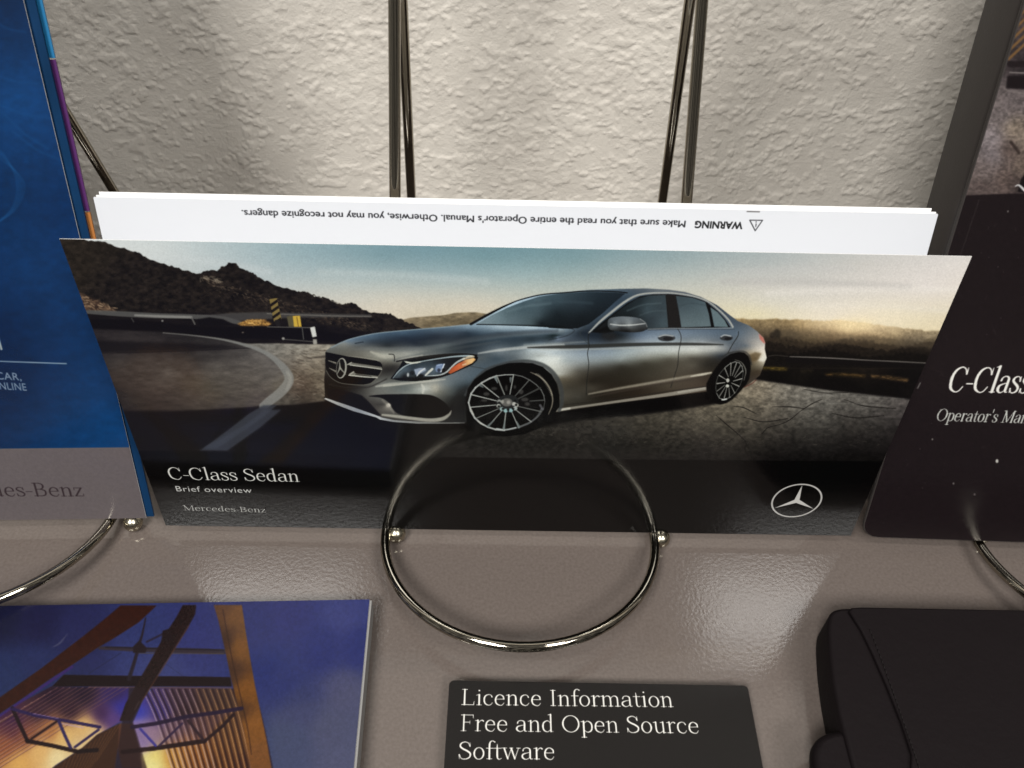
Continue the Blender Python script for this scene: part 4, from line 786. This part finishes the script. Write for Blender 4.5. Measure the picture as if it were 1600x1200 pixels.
    for (o, i_, l) in (((370, 615), (490, 690), .9), ((465, 495), (525, 640), .8), ((570, 410), (560, 620), .8), ((665, 400), (590, 620), .8), ((735, 440), (620, 640), .7), ((762, 540), (640, 655), .8), ((752, 672), (610, 712), .9), ((705, 800), (580, 745), .9), ((632, 915), (570, 790), .75), ((545, 985), (535, 820), .7), ((455, 1000), (500, 820), .75), ((375, 970), (480, 800), .7), ((335, 880), (465, 780), .65), ((332, 755), (465, 738), .95)):
        A.stroke(R_((o[0], o[1], 1.7), (i_[0], i_[1], 1.0)), 1.3, (176*l, 174*l, 164*l), .95, .25, curve=False)
    A.dot(*R_((515, 700))[0], 2.6, 3.2, (186, 184, 172), .95, .4); A.dot(*R_((510, 795))[0], 2.8, 2.4, (196, 196, 182), .95, .4); A.dot(*R_((540, 765))[0], 1.6, 1.6, (20, 20, 20), .9, .3)
    A.stroke(R_((640, 350, .8), (740, 390, 1.2), (800, 470, 1.8), (822, 560, 1.6), (790, 700, .8)), 1.4, (130, 128, 118), .8, .4); A.stroke(R_((420, 1030), (490, 1020)), 2.4, (206, 208, 200), .85, .5)
    # lower black band of the print
    A.fill([(70, 702), (300, 705), (600, 713), (1000, 718), (1545, 722), (1545, 850), (70, 850)], blur=.5, field=[(200, 760, (9, 8, 8)), (620, 760, (12, 11, 11)), (900, 780, (13, 12, 12)), (1400, 780, (9, 8, 8))])
    A.a = A.a*.72+.28*(3*A.a**2-2*A.a**3)
    L_ = A.a.mean(2, keepdims=True); A.a = L_+(A.a-L_)*.86
    A.a *= 1-.12*(1-A.a)**3
    A.a *= np.array([.985, 1.0, 1.015], np.float32)
    A.grain(.06, 1.0, 77)
    return A

ZB = .0058
# cover leans back 5 degrees; the inner leaf leans 17
cover = Sheet((0, 0, 0), frame(1.074, 5.09), .21, .1007, 8000)
cover.A = np.array([0, 0, ZB])-cover.ex*.105+np.array([0, 0, -.0003])
art = paint_car_picture()
cv = Flat(cover.resample(art.a, art.x0, art.y0, art.S))
serif(cv, cover, 'C-Class Sedan', (265, 748.5), (469, 752.5), .0049, (200, 200, 194), 1, .88)
sans(cv, cover, 'Brief overview', (276, 767.3), (394, 770), .0024, (186, 186, 182), 1, .004, 1.08)
serif(cv, cover, 'Mercedes-Benz', (287, 797), (416, 800.5), .0022, (176, 176, 172), 1, 1.1)
# round star emblem
ce = np.array(cover.tex(1244.5, 783)); e1 = np.array(cover.tex(1206.3, 786.5)); e2 = np.array(cover.tex(1283.6, 778.2)); er = np.linalg.norm(e2-e1)/2; ce = (e1+e2)/2
cv.stroke([(ce[0]+er*math.cos(a), ce[1]+er*math.sin(a)) for a in np.linspace(0, 2*math.pi, 40, endpoint=False)], er*.075, (176, 174, 170), 1, .3, closed=True)
for k in range(3):
    a = rad(-90+120*k); d = np.array([math.cos(a), math.sin(a)]); nrm = np.array([-d[1], d[0]])
    cv.fill([tuple(ce+nrm*er*.11+d*er*.06), tuple(ce+d*er*.97), tuple(ce-nrm*er*.11+d*er*.06), tuple(ce-d*er*.06)], (186, 184, 180))
COVER_GAIN = .80
m_cover = mat('leaflet_print', image=img('leaflet_cover', cv.a, COVER_GAIN), rough=.11, spec=.43, bump=[(900, .000008, 2), (20, .00004, 1)])
m_edge = mat('paper_edge', (.72, .71, .69), .7, spec=.2)
leaf = thing('folded_leaflet', 'folded leaflet with a silver saloon car on the cover, standing open on the middle easel', 'leaflet', (0, 0, 0))
slab('front_cover', cover, .00013, (m_cover, m_edge), leaf)

page = Sheet((0, 0, 0), frame(1.074, 16.0), .2100, .1017, 7000)
page.A = np.array([0, .0012, ZB])-page.ex*.1050
pg = Flat(np.zeros((page.H, page.W, 3), np.float32)+np.array([190, 192, 197])/255)
for dx in (-.35, .35):                            # printed twice with a hair's shift: the strokes gain weight
    sans(pg, page, "Make sure that you read the entire Operator's Manual. Otherwise, you may not recognize dangers.", (1071.5+dx, 345), (377.5+dx, 328.3), .00185, (20, 20, 24), .9, 0, 1.0)
sans(pg, page, 'WARNING', (1161.5, 347.3), (1086.5, 345.6), .00185, (10, 10, 12), 1, .035, 1.03)
tp = [page.tex(*p) for p in ((1171.5, 344), (1191.5, 344.2), (1180, 360.5))]
pg.stroke(tp, 1.9, (50, 50, 54), 1, .2, curve=False, closed=True); pg.stroke([page.tex(1181, 354), page.tex(1181.4, 349.5)], 1.6, (50, 50, 54), 1, 0, curve=False); pg.dot(*page.tex(1181.5, 346.8), 1.2, 1.2, (50, 50, 54))
pg.stroke([page.tex(1167.5, 330.5), page.tex(1186.5, 331)], 2.2, (90, 88, 88), 1, .2, curve=False)
m_page = mat('leaflet_page_print', image=img('leaflet_page', pg.a, 1.0), rough=.42, spec=.35, bump=[(1200, .000012, 2)])
m_white = mat('white_paper', (.74, .74, .74), .5, spec=.3, bump=[(900, .00001, 2)])
slab('inner_page', page, .00016, (m_page, m_edge), leaf, r=(.0003,)*4)
p2 = Sheet(page.A+page.ex*.0004+np.array([0, .0005, 0]), frame(1.05, 16.2), .2093, .1018, 1000)
slab('back_page', p2, .00016, (m_white, m_edge), leaf)
p3 = Sheet(page.A+page.ex*.0009+np.array([0, .0009, 0]), frame(1.08, 16.4), .2079, .1023, 1000)
slab('back_page', p3, .00016, (m_white, m_edge), leaf)

# ------------------------------------------------------------------ blue brochure on the left
BL = frame(3.05, 17.5)
b_w = .150
blue = Sheet(np.array([-.1114, 0, .0062])-BL[0]*b_w, BL, b_w, .205, 4500)
def paint_blue():
    A = Art(-260, -120, 250, 840, 1.2, (10, 54, 104))
    A.fill([(-260, -120), (250, -120), (250, 840), (-260, 840)], field=[(0, 0, (10, 42, 82)), (60, 60, (10, 50, 96)), (30, 150, (14, 70, 130)), (70, 200, (12, 62, 118)), (10, 300, (8, 48, 94)), (90, 330, (8, 48, 96)), (40, 420, (10, 56, 108)), (100, 450, (10, 54, 104)), (20, 500, (8, 40, 82)), (120, 550, (10, 52, 100)), (20, 600, (8, 36, 74)), (160, 640, (12, 62, 114)), (80, 670, (10, 54, 102)), (180, 690, (12, 66, 120)), (-200, 300, (10, 50, 100))], noise=(.10, 10, 61, 1.5))
    for k in range(5): A.stroke([(-30, 215+k*6), (5, 240+k*3), (26+k*3, 285), (18+k*2, 325), (-10, 352)], 2.2-.2*k, (30, 96, 160), .26, 1.5)
    for (x0, y0, x1, y1) in ((-20, 155, 80, 185), (0, 172, 75, 232), (-20, 110, 60, 130), (20, 205, 95, 250), (-20, 25, 40, 50)): A.stroke([(x0, y0), ((x0+x1)/2, (y0+y1)/2+6), (x1, y1)], 3, (22, 80, 140), .35, 2)
    A.stroke([(-60, 562), (103.5, 567.8)], 1.7, (150, 170, 190), .95, .2); A.stroke([(-4, 525, 4), (2, 545, 3.4)], 3.4, (176, 186, 184), .95, .3)
    return A
ab = paint_blue(); bv = Flat(blue.resample(ab.a, ab.x0, ab.y0, ab.S))
# silver-grey foot of the cover, its upper edge horizontal across the sheet
vb = blue.uv(205, 698.5)[1]; yb = (blue.h-vb)*blue.D
bv.fill([(-5, yb), (bv.w+5, yb), (bv.w+5, bv.h+5), (-5, bv.h+5)], (110, 102, 104), noise=(.04, 3, 63, 1))
sans(bv, blue, 'CAR,', (-5, 592), (34, 594), .0024, (128, 146, 170), 1, .012, 1.05)
sans(bv, blue, 'ONLINE', (-13, 607), (42, 610), .0024, (128, 146, 170), 1, .012, 1.05)
serif(bv, blue, 'Mercedes-Benz', (-117, 774.5), (132.5, 775), .0048, (58, 48, 52), 1, .95)
m_blue = mat('blue_cover_print', image=img('blue_cover', bv.a, .50), rough=.16, spec=.5, bump=[(700, .00001, 2), (30, .00012, 1)])
m_navy = mat('navy_card', (.003, .02, .06), .35, spec=.15, var=(90, (.0025, .018, .05), (.004, .026, .075)))
m_cyan = mat('light_blue_tab', (.012, .12, .26), .4, spec=.3); m_purple = mat('purple_tab', (.06, .015, .085), .4, spec=.3); m_orange = mat('orange_tab', (.30, .115, .03), .4, spec=.3)
br = thing('blue_brochure', 'tall blue brochure with a grey foot leaning on the left easel', 'brochure', tuple(blue.A))
slab('front_cover', blue, .00028, (m_blue, m_edge), br)
inner = Sheet(blue.A+blue.ex*.0022-blue.n*.0006+np.array([0, 0, .0002]), frame(3.05, 17.6), b_w, .2062, 1000)
slab('inner_leaf', inner, .0007, (m_navy, m_navy), br)
tabs = Sheet(inner.A+inner.ex*(b_w-.0172)-inner.n*.0009+np.array([0, 0, .0004]), frame(3.05, 17.8), .0182, .2062, 1000)
def tab(name, y0, y1, mt):
    q0, q1 = tabs.uv(60 if y0 is None else 120, y1)[1], (.2062 if y0 is None else tabs.uv(100, y0)[1])
    s = Sheet(tabs.A+tabs.up*(q0+.0002), (tabs.ex, tabs.up, tabs.n), tabs.w, q1-q0-.0004, 1000); o = slab(name, s, .0005, (mt, mt), br); return o
o = tab('index_tab', None, 92, m_cyan); o['label'] = 'light blue index tab'
o = tab('index_tab', 92, 331, m_purple); o['label'] = 'purple index tab'
qo = tabs.uv(150, 470)[1]; s_ = Sheet(tabs.A+tabs.up*qo, (tabs.ex, tabs.up, tabs.n), tabs.w, tabs.uv(120, 331)[1]-.0002-qo, 1000); o = slab('index_tab', s_, .0005, (m_orange, m_orange), br); o['label'] = 'orange index tab'

# ------------------------------------------------------------------ thick black manual on the right
MF = frame(-.28, 14.9)
man = Sheet(np.array([.1072, .0010, .0062]), MF, .150, .215, 4500)
def paint_manual():
    A = Art(1330, -60, 1720, 860, 1.3, (24, 18, 20))
    A.fill([(1330, -60), (1720, -60), (1720, 860), (1330, 860)], (26, 20, 22), noise=(.10, 3, 71, 1))
    A.fill([(1490, -60), (1720, -60), (1720, 303), (1660, 301), (1580, 302), (1505, 305)], blur=.6, noise=(.35, 3, 73, 1.3), power=4, field=[(1600, 20, (60, 52, 52)), (1600, 110, (44, 38, 40)), (1580, 155, (92, 84, 84)), (1600, 160, (88, 80, 80)), (1565, 180, (98, 90, 90)), (1550, 215, (118, 110, 112)), (1552, 240, (112, 104, 106)), (1585, 200, (116, 104, 92)), (1600, 215, (110, 99, 90)), (1575, 235, (80, 68, 64)), (1540, 265, (100, 90, 88)), (1570, 280, (84, 72, 68)), (1600, 260, (96, 84, 76)), (1535, 295, (76, 66, 64)), (1590, 290, (56, 48, 47)), (1660, 200, (60, 54, 52)), (1660, 0, (40, 34, 36))])
    for k in range(5): A.stroke([(1576, 92-k*13), (1604, 66-k*13)], 4, (118, 86, 50), .8, .8)
    A.stroke([(1578, 100), (1606, 100)], 10, (26, 20, 22), .8, 1); A.stroke([(1578, 113), (1606, 114)], 2, (130, 122, 120), .8, .6)
    A.fill([(1574, 118), (1610, 118), (1610, 140), (1572, 138)], (24, 19, 21), blur=1); A.stroke([(1570, 139), (1580, 143), (1606, 146)], 1.8, (112, 104, 102), .8, .6)
    A.stroke([(1580, 222), (1592, 238)], 5, (40, 32, 30), .8, .8)
    A.fill([(1590, 300), (1595, 280), (1604, 268), (1720, 262), (1720, 305)], (20, 16, 18), blur=.6)
    A.stroke([(1586, 291, 1), (1592, 289, 2.6), (1600, 296, 4), (1610, 304, 4)], 3, (200, 200, 200), .95, .4)
    for (x, y) in ((1558, 720), (1457, 686), (1490, 755), (1523, 772), (1470, 640), (1575, 330)): A.dot(x, y, 1.1, 1.4, (150, 146, 142), .8, .4)
    g = np.random.default_rng(3)
    for _ in range(90): A.dot(g.uniform(1380, 1700), g.uniform(320, 830), g.uniform(.3, .8), g.uniform(.3, .9), (110, 104, 102), g.uniform(.1, .55), .3)
    for _ in range(14):
        x, y = g.uniform(1400, 1600), g.uniform(330, 820); A.stroke([(x, y), (x+g.uniform(-6, 6), y+g.uniform(-8, 8))], .7, (70, 62, 62), .35, .3)
    A.dot(1558, 720, 2.2, 3, (190, 188, 182), .9, .4); A.stroke([(1438, 598), (1434, 606)], 1.5, (150, 148, 144), .7, .5)
    A.stroke([(1530, 312), (1500, 400), (1470, 480), (1440, 560)], 1.4, (44, 38, 39), .7, .8)
    return A
am = paint_manual(); mv = Flat(man.resample(am.a, am.x0, am.y0, am.S))
serif(mv, man, 'C-Class', (1478.5, 611.5), (1606, 614), .0078, (222, 220, 214), 1, .85)
serif(mv, man, "Operator's Manual", (1461.5, 656.8), (1633, 661.5), .0039, (186, 188, 182), 1, .9)
m_man = mat('manual_print', image=img('manual_cover', mv.a, .75), rough=.22, spec=.3, bump=[(500, .00002, 3)])
m_case = mat('black_leatherette', (.024, .020, .0185), .5, spec=.35, bump=[(1500, .00004, 3)])
mt_ = thing('operators_manual', 'thick black manual with white serif title leaning on the right easel', 'manual', tuple(man.A))
slab('front_cover', man, .0012, (m_man, m_case), mt_, r=(.0056, .0028, .003, .003), bevel=.0004)
blk = Sheet(man.A+man.ex*.0004+man.up*.0006, MF, .149, .214, 1000)
slab('spine_block', blk, .0185, (m_case, m_case), mt_, r=(.017, .004, .003, .003), bevel=.002, back=.0013)

# ------------------------------------------------------------------ things lying on the shelf in front
def flat_axes(psi):
    a = rad(psi); return np.array([math.cos(a), math.sin(a), 0]), np.array([-math.sin(a), math.cos(a), 0]), np.array([0, 0, 1.])
bf = flat_axes(3.1); zt = .0072
tr_ = hitz(577.5, 936.5, zt)
bro = Sheet(tr_-bf[0]*.150-bf[1]*.205, bf, .150, .205, 4000)
def paint_roof():
    A = Art(-240, 915, 600, 1420, 1.5, (48, 54, 104)); u7 = Z(0, 940, 4.617); u8 = Z(200, 940, 4.617)
    A.fill([(-240, 915), (600, 915), (600, 1420), (-240, 1420)], noise=(.07, 4, 81, 1), power=4, field=[(0, 960, (34, 36, 66)), (60, 970, (38, 38, 76)), (120, 990, (46, 48, 92)), (10, 1060, (44, 56, 98)), (60, 1040, (46, 54, 98)), (230, 1000, (54, 62, 112)), (300, 1000, (58, 62, 116)), (250, 1035, (66, 72, 122)), (400, 980, (50, 56, 112)), (450, 960, (54, 58, 116)), (540, 960, (66, 72, 128)), (500, 1010, (48, 56, 116)), (560, 1010, (50, 58, 118)), (440, 1060, (54, 62, 116)), (470, 1100, (64, 70, 112)), (540, 1080, (84, 86, 118)), (520, 1140, (82, 86, 116)), (450, 1160, (68, 78, 112)), (540, 1190, (86, 90, 120)), (420, 1040, (46, 56, 114))])
    A.fill([(420, 1115), (470, 1098), (520, 1090), (545, 1072), (600, 1065), (600, 1420), (440, 1420)], (92, 94, 118), alpha=.35, blur=6)
    # left corrugated soffit
    A.fill(u7((-900, 1200), (0, 830), (140, 735), (370, 612), (640, 618), (930, 622), (920, 760), (880, 860), (800, 905), (700, 960), (600, 1050), (400, 1180), (-300, 1800), (-900, 1900)), blur=.5, power=4.2, field=[
        (20, 1125, (66, 36, 74)), (80, 1085, (48, 28, 48)), (130, 1085, (44, 28, 48)), (180, 1085, (60, 44, 96)), (190, 1105, (58, 56, 150)), (160, 1115, (72, 44, 84)), (110, 1110, (54, 32, 48)), (60, 1110, (64, 40, 56)), (20, 1140, (96, 54, 66)), (10, 1165, (150, 92, 62)), (40, 1150, (142, 88, 62)), (80, 1140, (176, 118, 72)), (130, 1135, (224, 178, 112)), (100, 1150, (232, 186, 116)), (145, 1145, (226, 190, 136)), (60, 1175, (228, 178, 112)), (30, 1190, (222, 168, 96)), (90, 1185, (240, 214, 158)), (120, 1170, (222, 190, 140)), (0, 1250, (180, 120, 70)), (175, 1120, (96, 70, 128))])
    for k in range(34):
        x0 = 200-k*10; y0 = 1074+max(0, (90-x0)*.58) if x0 < 90 else 1074
        L = 300; hot = x0 < 90
        A.stroke([(x0, y0, .7), (x0-L*.5, y0+L*.5*.62, 1.1), (x0-L, y0+L*.62, 1.6)], 1.1, (226, 180, 150) if k % 2 else (206, 160, 160), .55, .25)
        A.stroke([(x0-2.6, y0+1.5, .9), (x0-L, y0+L*.62+2, 1.8)], 1.6, (46, 22, 30), .42, .4)
    A.fill(u7((380, 1200), (600, 1050), (700, 960), (860, 880), (880, 960), (850, 1060), (830, 1200), (760, 1500), (100, 1500)), (70, 46, 34), blur=.5)
    for k in range(12): A.stroke([(190-k*8, 1128+k*5.5), (150-k*8, 1190+k*9)], 1.2, (128, 92, 60), .45, .4)
    A.fill(u7((1000, 880), (860, 880), (850, 1060), (880, 1200), (1080, 1200), (1000, 1000)), (96, 64, 50), blur=.5)
    # right corrugated soffit
    A.fill(u8((30, 870), (120, 690), (180, 625), (450, 622), (750, 628), (800, 700), (830, 800), (860, 950), (880, 1200), (900, 1500), (130, 1500), (90, 1090)), blur=.5, power=4.2, field=[
        (215, 1110, (60, 66, 170)), (225, 1090, (72, 62, 140)), (240, 1085, (80, 62, 104)), (280, 1085, (74, 54, 68)), (330, 1085, (80, 60, 56)), (350, 1095, (82, 60, 48)), (250, 1115, (70, 56, 120)), (290, 1115, (62, 42, 52)), (215, 1140, (150, 130, 176)), (235, 1145, (170, 140, 150)), (225, 1160, (150, 130, 180)), (270, 1140, (130, 100, 100)), (310, 1135, (110, 76, 54)), (350, 1125, (104, 72, 46)), (370, 1160, (112, 76, 44)), (240, 1180, (238, 214, 120)), (235, 1195, (244, 230, 150)), (270, 1180, (206, 148, 70)), (310, 1180, (150, 96, 44)), (350, 1190, (104, 66, 36)), (380, 1195, (90, 56, 36)), (290, 1165, (176, 120, 62))])
    for k in range(17):
        x0 = 222+k*10.6; d = 26-k*.6
        A.stroke([(x0, 1077, 1.0), (x0+d*.8, 1122, 1.4), (x0+d*1.8, 1200, 1.9), (x0+d*3, 1300, 2)], 1.5, (204, 176, 170) if k < 8 else (200, 152, 108), .72, .3)
        A.stroke([(x0+4.4, 1077, 2.6), (x0+4+d*.8, 1122, 3), (x0+4+d*1.8, 1200, 3.4), (x0+4+d*3, 1300, 4)], 3, (38, 20, 26), .6, .6)
    A.fill(u8((40, 880), (400, 840), (780, 780), (700, 830), (560, 985), (540, 1010), (100, 1060), (60, 960)), (90, 70, 110), alpha=.25, blur=2)
    # masts and beams
    A.fill(u7((870, 28), (1130, 28), (1000, 150), (820, 265), (700, 335), (500, 470), (380, 545), (130, 720), (-200, 940), (-300, 880), (0, 690), (300, 480), (600, 250), (750, 130)), (62, 30, 20), blur=.5, noise=(.12, 5, 83, 1))
    A.stroke(u7((520, 470), (370, 570), (130, 735), (-100, 890)), 4, (74, 42, 112), .75, 1.2)
    A.fill(u7((460, 528), (960, 536), (1385, 540), (1662, 545), (1672, 612), (1100, 612), (640, 612), (375, 612)), (36, 22, 26), blur=.4)
    A.stroke(u7((640, 617), (1100, 620), (1670, 622)), 1.6, (120, 84, 74), .7, .4)
    A.stroke(u7((720, 335, 5), (1000, 345, 7), (1385, 355, 8), (1615, 362, 8)), 7, (62, 52, 60), .95, .5); A.stroke(u7((760, 328), (1100, 338), (1612, 350)), 2, (34, 28, 36), .7, .5); A.stroke(u7((1000, 372), (1300, 374), (1612, 376)), 1.6, (96, 82, 66), .6, .5)
    A.stroke(u7((1050, 120, 2.2), (1030, 220, 3), (1008, 300, 4.5), (970, 430, 5.5), (930, 560, 6)), 4, (46, 36, 46), .95, .4)
    A.fill(u7((960, 325), (1005, 280), (1060, 335), (1050, 370), (960, 370)), (44, 32, 38), blur=.5); A.stroke(u7((1060, 290), (1190, 225), (1220, 210)), 3.4, (48, 42, 66), .95, .4); A.stroke(u7((870, 372), (640, 520)), .9, (36, 36, 60), .7, .3)
    A.stroke(u8((260, 440), (400, 540)), .9, (40, 40, 66), .6, .3)
    A.fill(u8((395, 25), (492, 25), (485, 90), (430, 190), (340, 330), (245, 480), (150, 640), (60, 790), (20, 860), (-60, 860), (-20, 740), (60, 600), (160, 430), (260, 250), (350, 110)), (44, 28, 28), blur=.5, noise=(.25, 3, 85, .7))
    A.stroke(u8((440, 170), (330, 350), (180, 590), (90, 730)), 2, (96, 64, 46), .6, .6); A.stroke(u8((80, 720), (50, 780)), 1.8, (170, 160, 160), .7, .4)
    A.fill(u8((250, 210), (300, 195), (330, 280), (240, 290)), (42, 28, 30), blur=.5)
    A.fill(u7((930, 620), (1050, 620), (1010, 760), (960, 870), (1000, 1000), (1060, 1200), (1130, 1500), (760, 1500), (830, 1200), (860, 1000), (880, 870), (920, 760)), (50, 34, 38), alpha=.75, blur=.8)
    # gold column
    A.fill(u8((618, 24), (822, 24), (850, 220), (880, 400), (915, 600), (955, 790), (1000, 1000), (1035, 1200), (1100, 1500), (920, 1500), (880, 1180), (835, 920), (790, 740), (740, 545), (700, 350), (650, 130)), blur=.5, noise=(.08, 4, 87, 1), power=4, field=[(350, 950, (100, 68, 44)), (370, 960, (118, 82, 46)), (375, 1010, (124, 84, 40)), (385, 1080, (128, 84, 36)), (395, 1130, (136, 90, 42)), (410, 1190, (126, 84, 46)), (350, 1000, (74, 50, 36)), (358, 1050, (80, 54, 38)), (375, 1110, (90, 60, 36))])
    A.stroke(u8((685, 60), (740, 360), (790, 590), (860, 900), (890, 1100)), 1.5, (54, 34, 26), .7, .5)
    # trusses
    for (pts, w, c) in ((u7((90, 770), (130, 860), (200, 1010)), 6, (40, 24, 30)), (u7((195, 1005), (380, 1040), (560, 1082), (700, 1070)), 6.5, (38, 24, 26)), (u7((90, 775), (250, 820), (430, 852), (720, 905)), 5, (50, 38, 84)), (u7((225, 990), (410, 865)), 3.5, (50, 32, 34)),
                        (u7((425, 865), (470, 970), (510, 1055)), 5, (52, 44, 92)), (u7((540, 1050), (710, 925)), 4, (54, 44, 84)), (u8((30, 905), (200, 880), (420, 830), (640, 800), (820, 770)), 6, (46, 32, 58)), (u8((-40, 1085), (200, 1058), (400, 1028), (555, 1005)), 7, (44, 26, 28)), (u8((555, 1005), (680, 900), (760, 815)), 5, (48, 30, 34)),
                        (u8((225, 1040), (390, 880)), 3.6, (60, 44, 72)), (u8((435, 860), (490, 930), (540, 995)), 4.5, (56, 38, 46)), (u8((90, 920), (200, 1040)), 4, (66, 60, 140))):
        A.stroke(pts, w, c, .95, .4, curve=False)
    A.stroke(u7((240, 808), (420, 842)), 1.2, (176, 150, 190), .6, .4); A.stroke(u7((450, 880), (600, 910)), 2, (190, 160, 180), .7, .6)
    A.stroke(u7((380, 328, 1), (430, 300, 3), (485, 235, 1)), 2, (92, 92, 118), .6, .8)
    A.dot(*u8((130, 1120))[0], 6, 8, (250, 240, 150), .3, 4)
    A.a = A.a*.65+.35*(3*A.a**2-2*A.a**3)
    L_ = A.a.mean(2, keepdims=True); A.a = np.clip(L_+(A.a-L_)*.93, 0, 1)
    A.grain(.05, 1.1, 89)
    return A
ar = paint_roof(); rv = bro.resample(ar.a, ar.x0, ar.y0, ar.S)
m_roof = mat('roof_print', image=img('roof_cover', rv, .46), rough=.24, spec=.16, bump=[(1100, .000012, 3), (30, .0001, 1)])
rb = thing('picture_brochure', 'glossy brochure with a steel canopy against a blue dusk sky lying flat on the shelf', 'brochure', tuple(bro.A))
slab('front_cover', bro, .0003, (m_roof, m_edge), rb)
inn = Sheet(bro.A+bro.ex*.0008+bro.up*.0002, bf, bro.w-.0002, bro.h-.0004, 1000)
m_pages = mat('page_stack', (.20, .195, .19), .6, spec=.2, bump=[(3000, .00006, 1)])
slab('pages', inn, .0062, (m_pages, m_pages), rb, back=.0003)
bk = Sheet(bro.A, bf, bro.w, bro.h, 1000); slab('back_cover', bk, .0003, (m_roof, m_edge), rb, back=.0065)

lf = flat_axes(.75)
zl = .0040
l0 = hitz(702, 1062.5, zl); l1 = hitz(1168, 1070, zl); lw = float(np.linalg.norm(l1-l0))
lic = Sheet(l0-lf[1]*.125, lf, lw, .125, 6500)
lv = Flat(np.zeros((lic.H, lic.W, 3), np.float32)+np.array([15, 13, 13])/255)
lv.grain(.05, 3, 91)
serif(lv, lic, 'Licence Information', (719.5, 1101.3), (1053, 1104.8), .0043, (206, 204, 198), 1, .82)
serif(lv, lic, 'Free and Open Source', (718, 1142), (1094, 1145.8), .0043, (206, 204, 198), 1, .82)
serif(lv, lic, 'Software', (715, 1186), (868, 1186.6), .0043, (206, 204, 198), 1, .82)
m_lic = mat('licence_print', image=img('licence_cover', lv.a, 1.0), rough=.22, spec=.3, bump=[(900, .00002, 2), (40, .0001, 1)])
lo = thing('licence_booklet', 'small black booklet headed Licence Information lying flat below the wire hoop', 'booklet', tuple(lic.A))
slab('front_cover', lic, .0004, (m_lic, m_case), lo, r=(.0012, .001, .0012, .0014), bevel=.00012)
li = Sheet(lic.A+lic.ex*.0006, lf, lic.w-.0014, lic.h-.0006, 1000); slab('pages', li, .0026, (m_pages, m_pages), lo, back=.0004)
slab('back_cover', lic, .0004, (m_case, m_case), lo, r=(.0012, .001, .0012, .0014), back=.0030)

# leather wallet, front right
m_leather = mat('black_leather', (.0054, .0037, .0042), .62, spec=.10, bump=[(900, .00008, 4), (120, .0002, 2)])
m_stitch = mat('dark_stitching', (.009, .0075, .0075), .7, spec=.1)
zw = .014
w0 = hitz(1299, 948, zw); wf = flat_axes(0.9)
wal = Sheet(w0-wf[1]*.13, wf, .13, .13, 1000)
wt = thing('leather_wallet', 'black leather document wallet with a folded flap lying at the front right', 'wallet', tuple(wal.A))
def uvw(px, py): return wal.uv(px, py)
arc = smooth_curve([(1312, 1112), (1304, 1070), (1298, 1025), (1295.5, 990), (1295.5, 972), (1298, 958), (1305, 950), (1317, 947), (1335, 946.5)], 5)
arc = [uvw(*p) for p in arc]
body_ol = [(arc[0][0], 0), (.13, 0), (.13, .1296)]+arc[::-1]
slab('body', wal, .0130, (m_leather, m_leather), wt, outline=body_ol, bevel=.0011, back=.0008)
flap_ol = [uvw(*p) for p in ((1420, 1300), (1700, 1300))]+[(.129, .1296)]+[uvw(*p) for p in ((1345, 949), (1330, 950), (1326, 956), (1345, 985), (1362, 1020), (1384, 1070), (1408, 1130), (1424, 1180))]
slab('flap', wal, .0014, (m_leather, m_leather), wt, outline=flap_ol, bevel=.0006, back=-.0004)
sarc = [uvw(*p) for p in smooth_curve([(1335, 1133), (1310, 1135), (1291, 1141), (1279, 1152), (1275, 1168), (1277, 1200)], 5)]
tabo = [uvw(1281, 1300), uvw(1400, 1300), uvw(1400, 1140)]+sarc
slab('strap_end', wal, .006, (m_leather, m_leather), wt, outline=tabo, bevel=.0018, back=.0020)
for k in range(28):
    t = k/27; a = np.array(uvw(1350+(1424-1350)*t**.95, 985+(1195-985)*t)); d = np.array([.00012, -.0011])
    P0 = wal.A+wal.ex*(a[0]+.0014)+wal.up*a[1]+wal.n*.0005; P1 = P0+wal.ex*d[0]+wal.up*d[1]
    tube('stitch', [P0, (P0+P1)/2+wal.n*.00012, P1], .00013, m_stitch, wt, n=6)
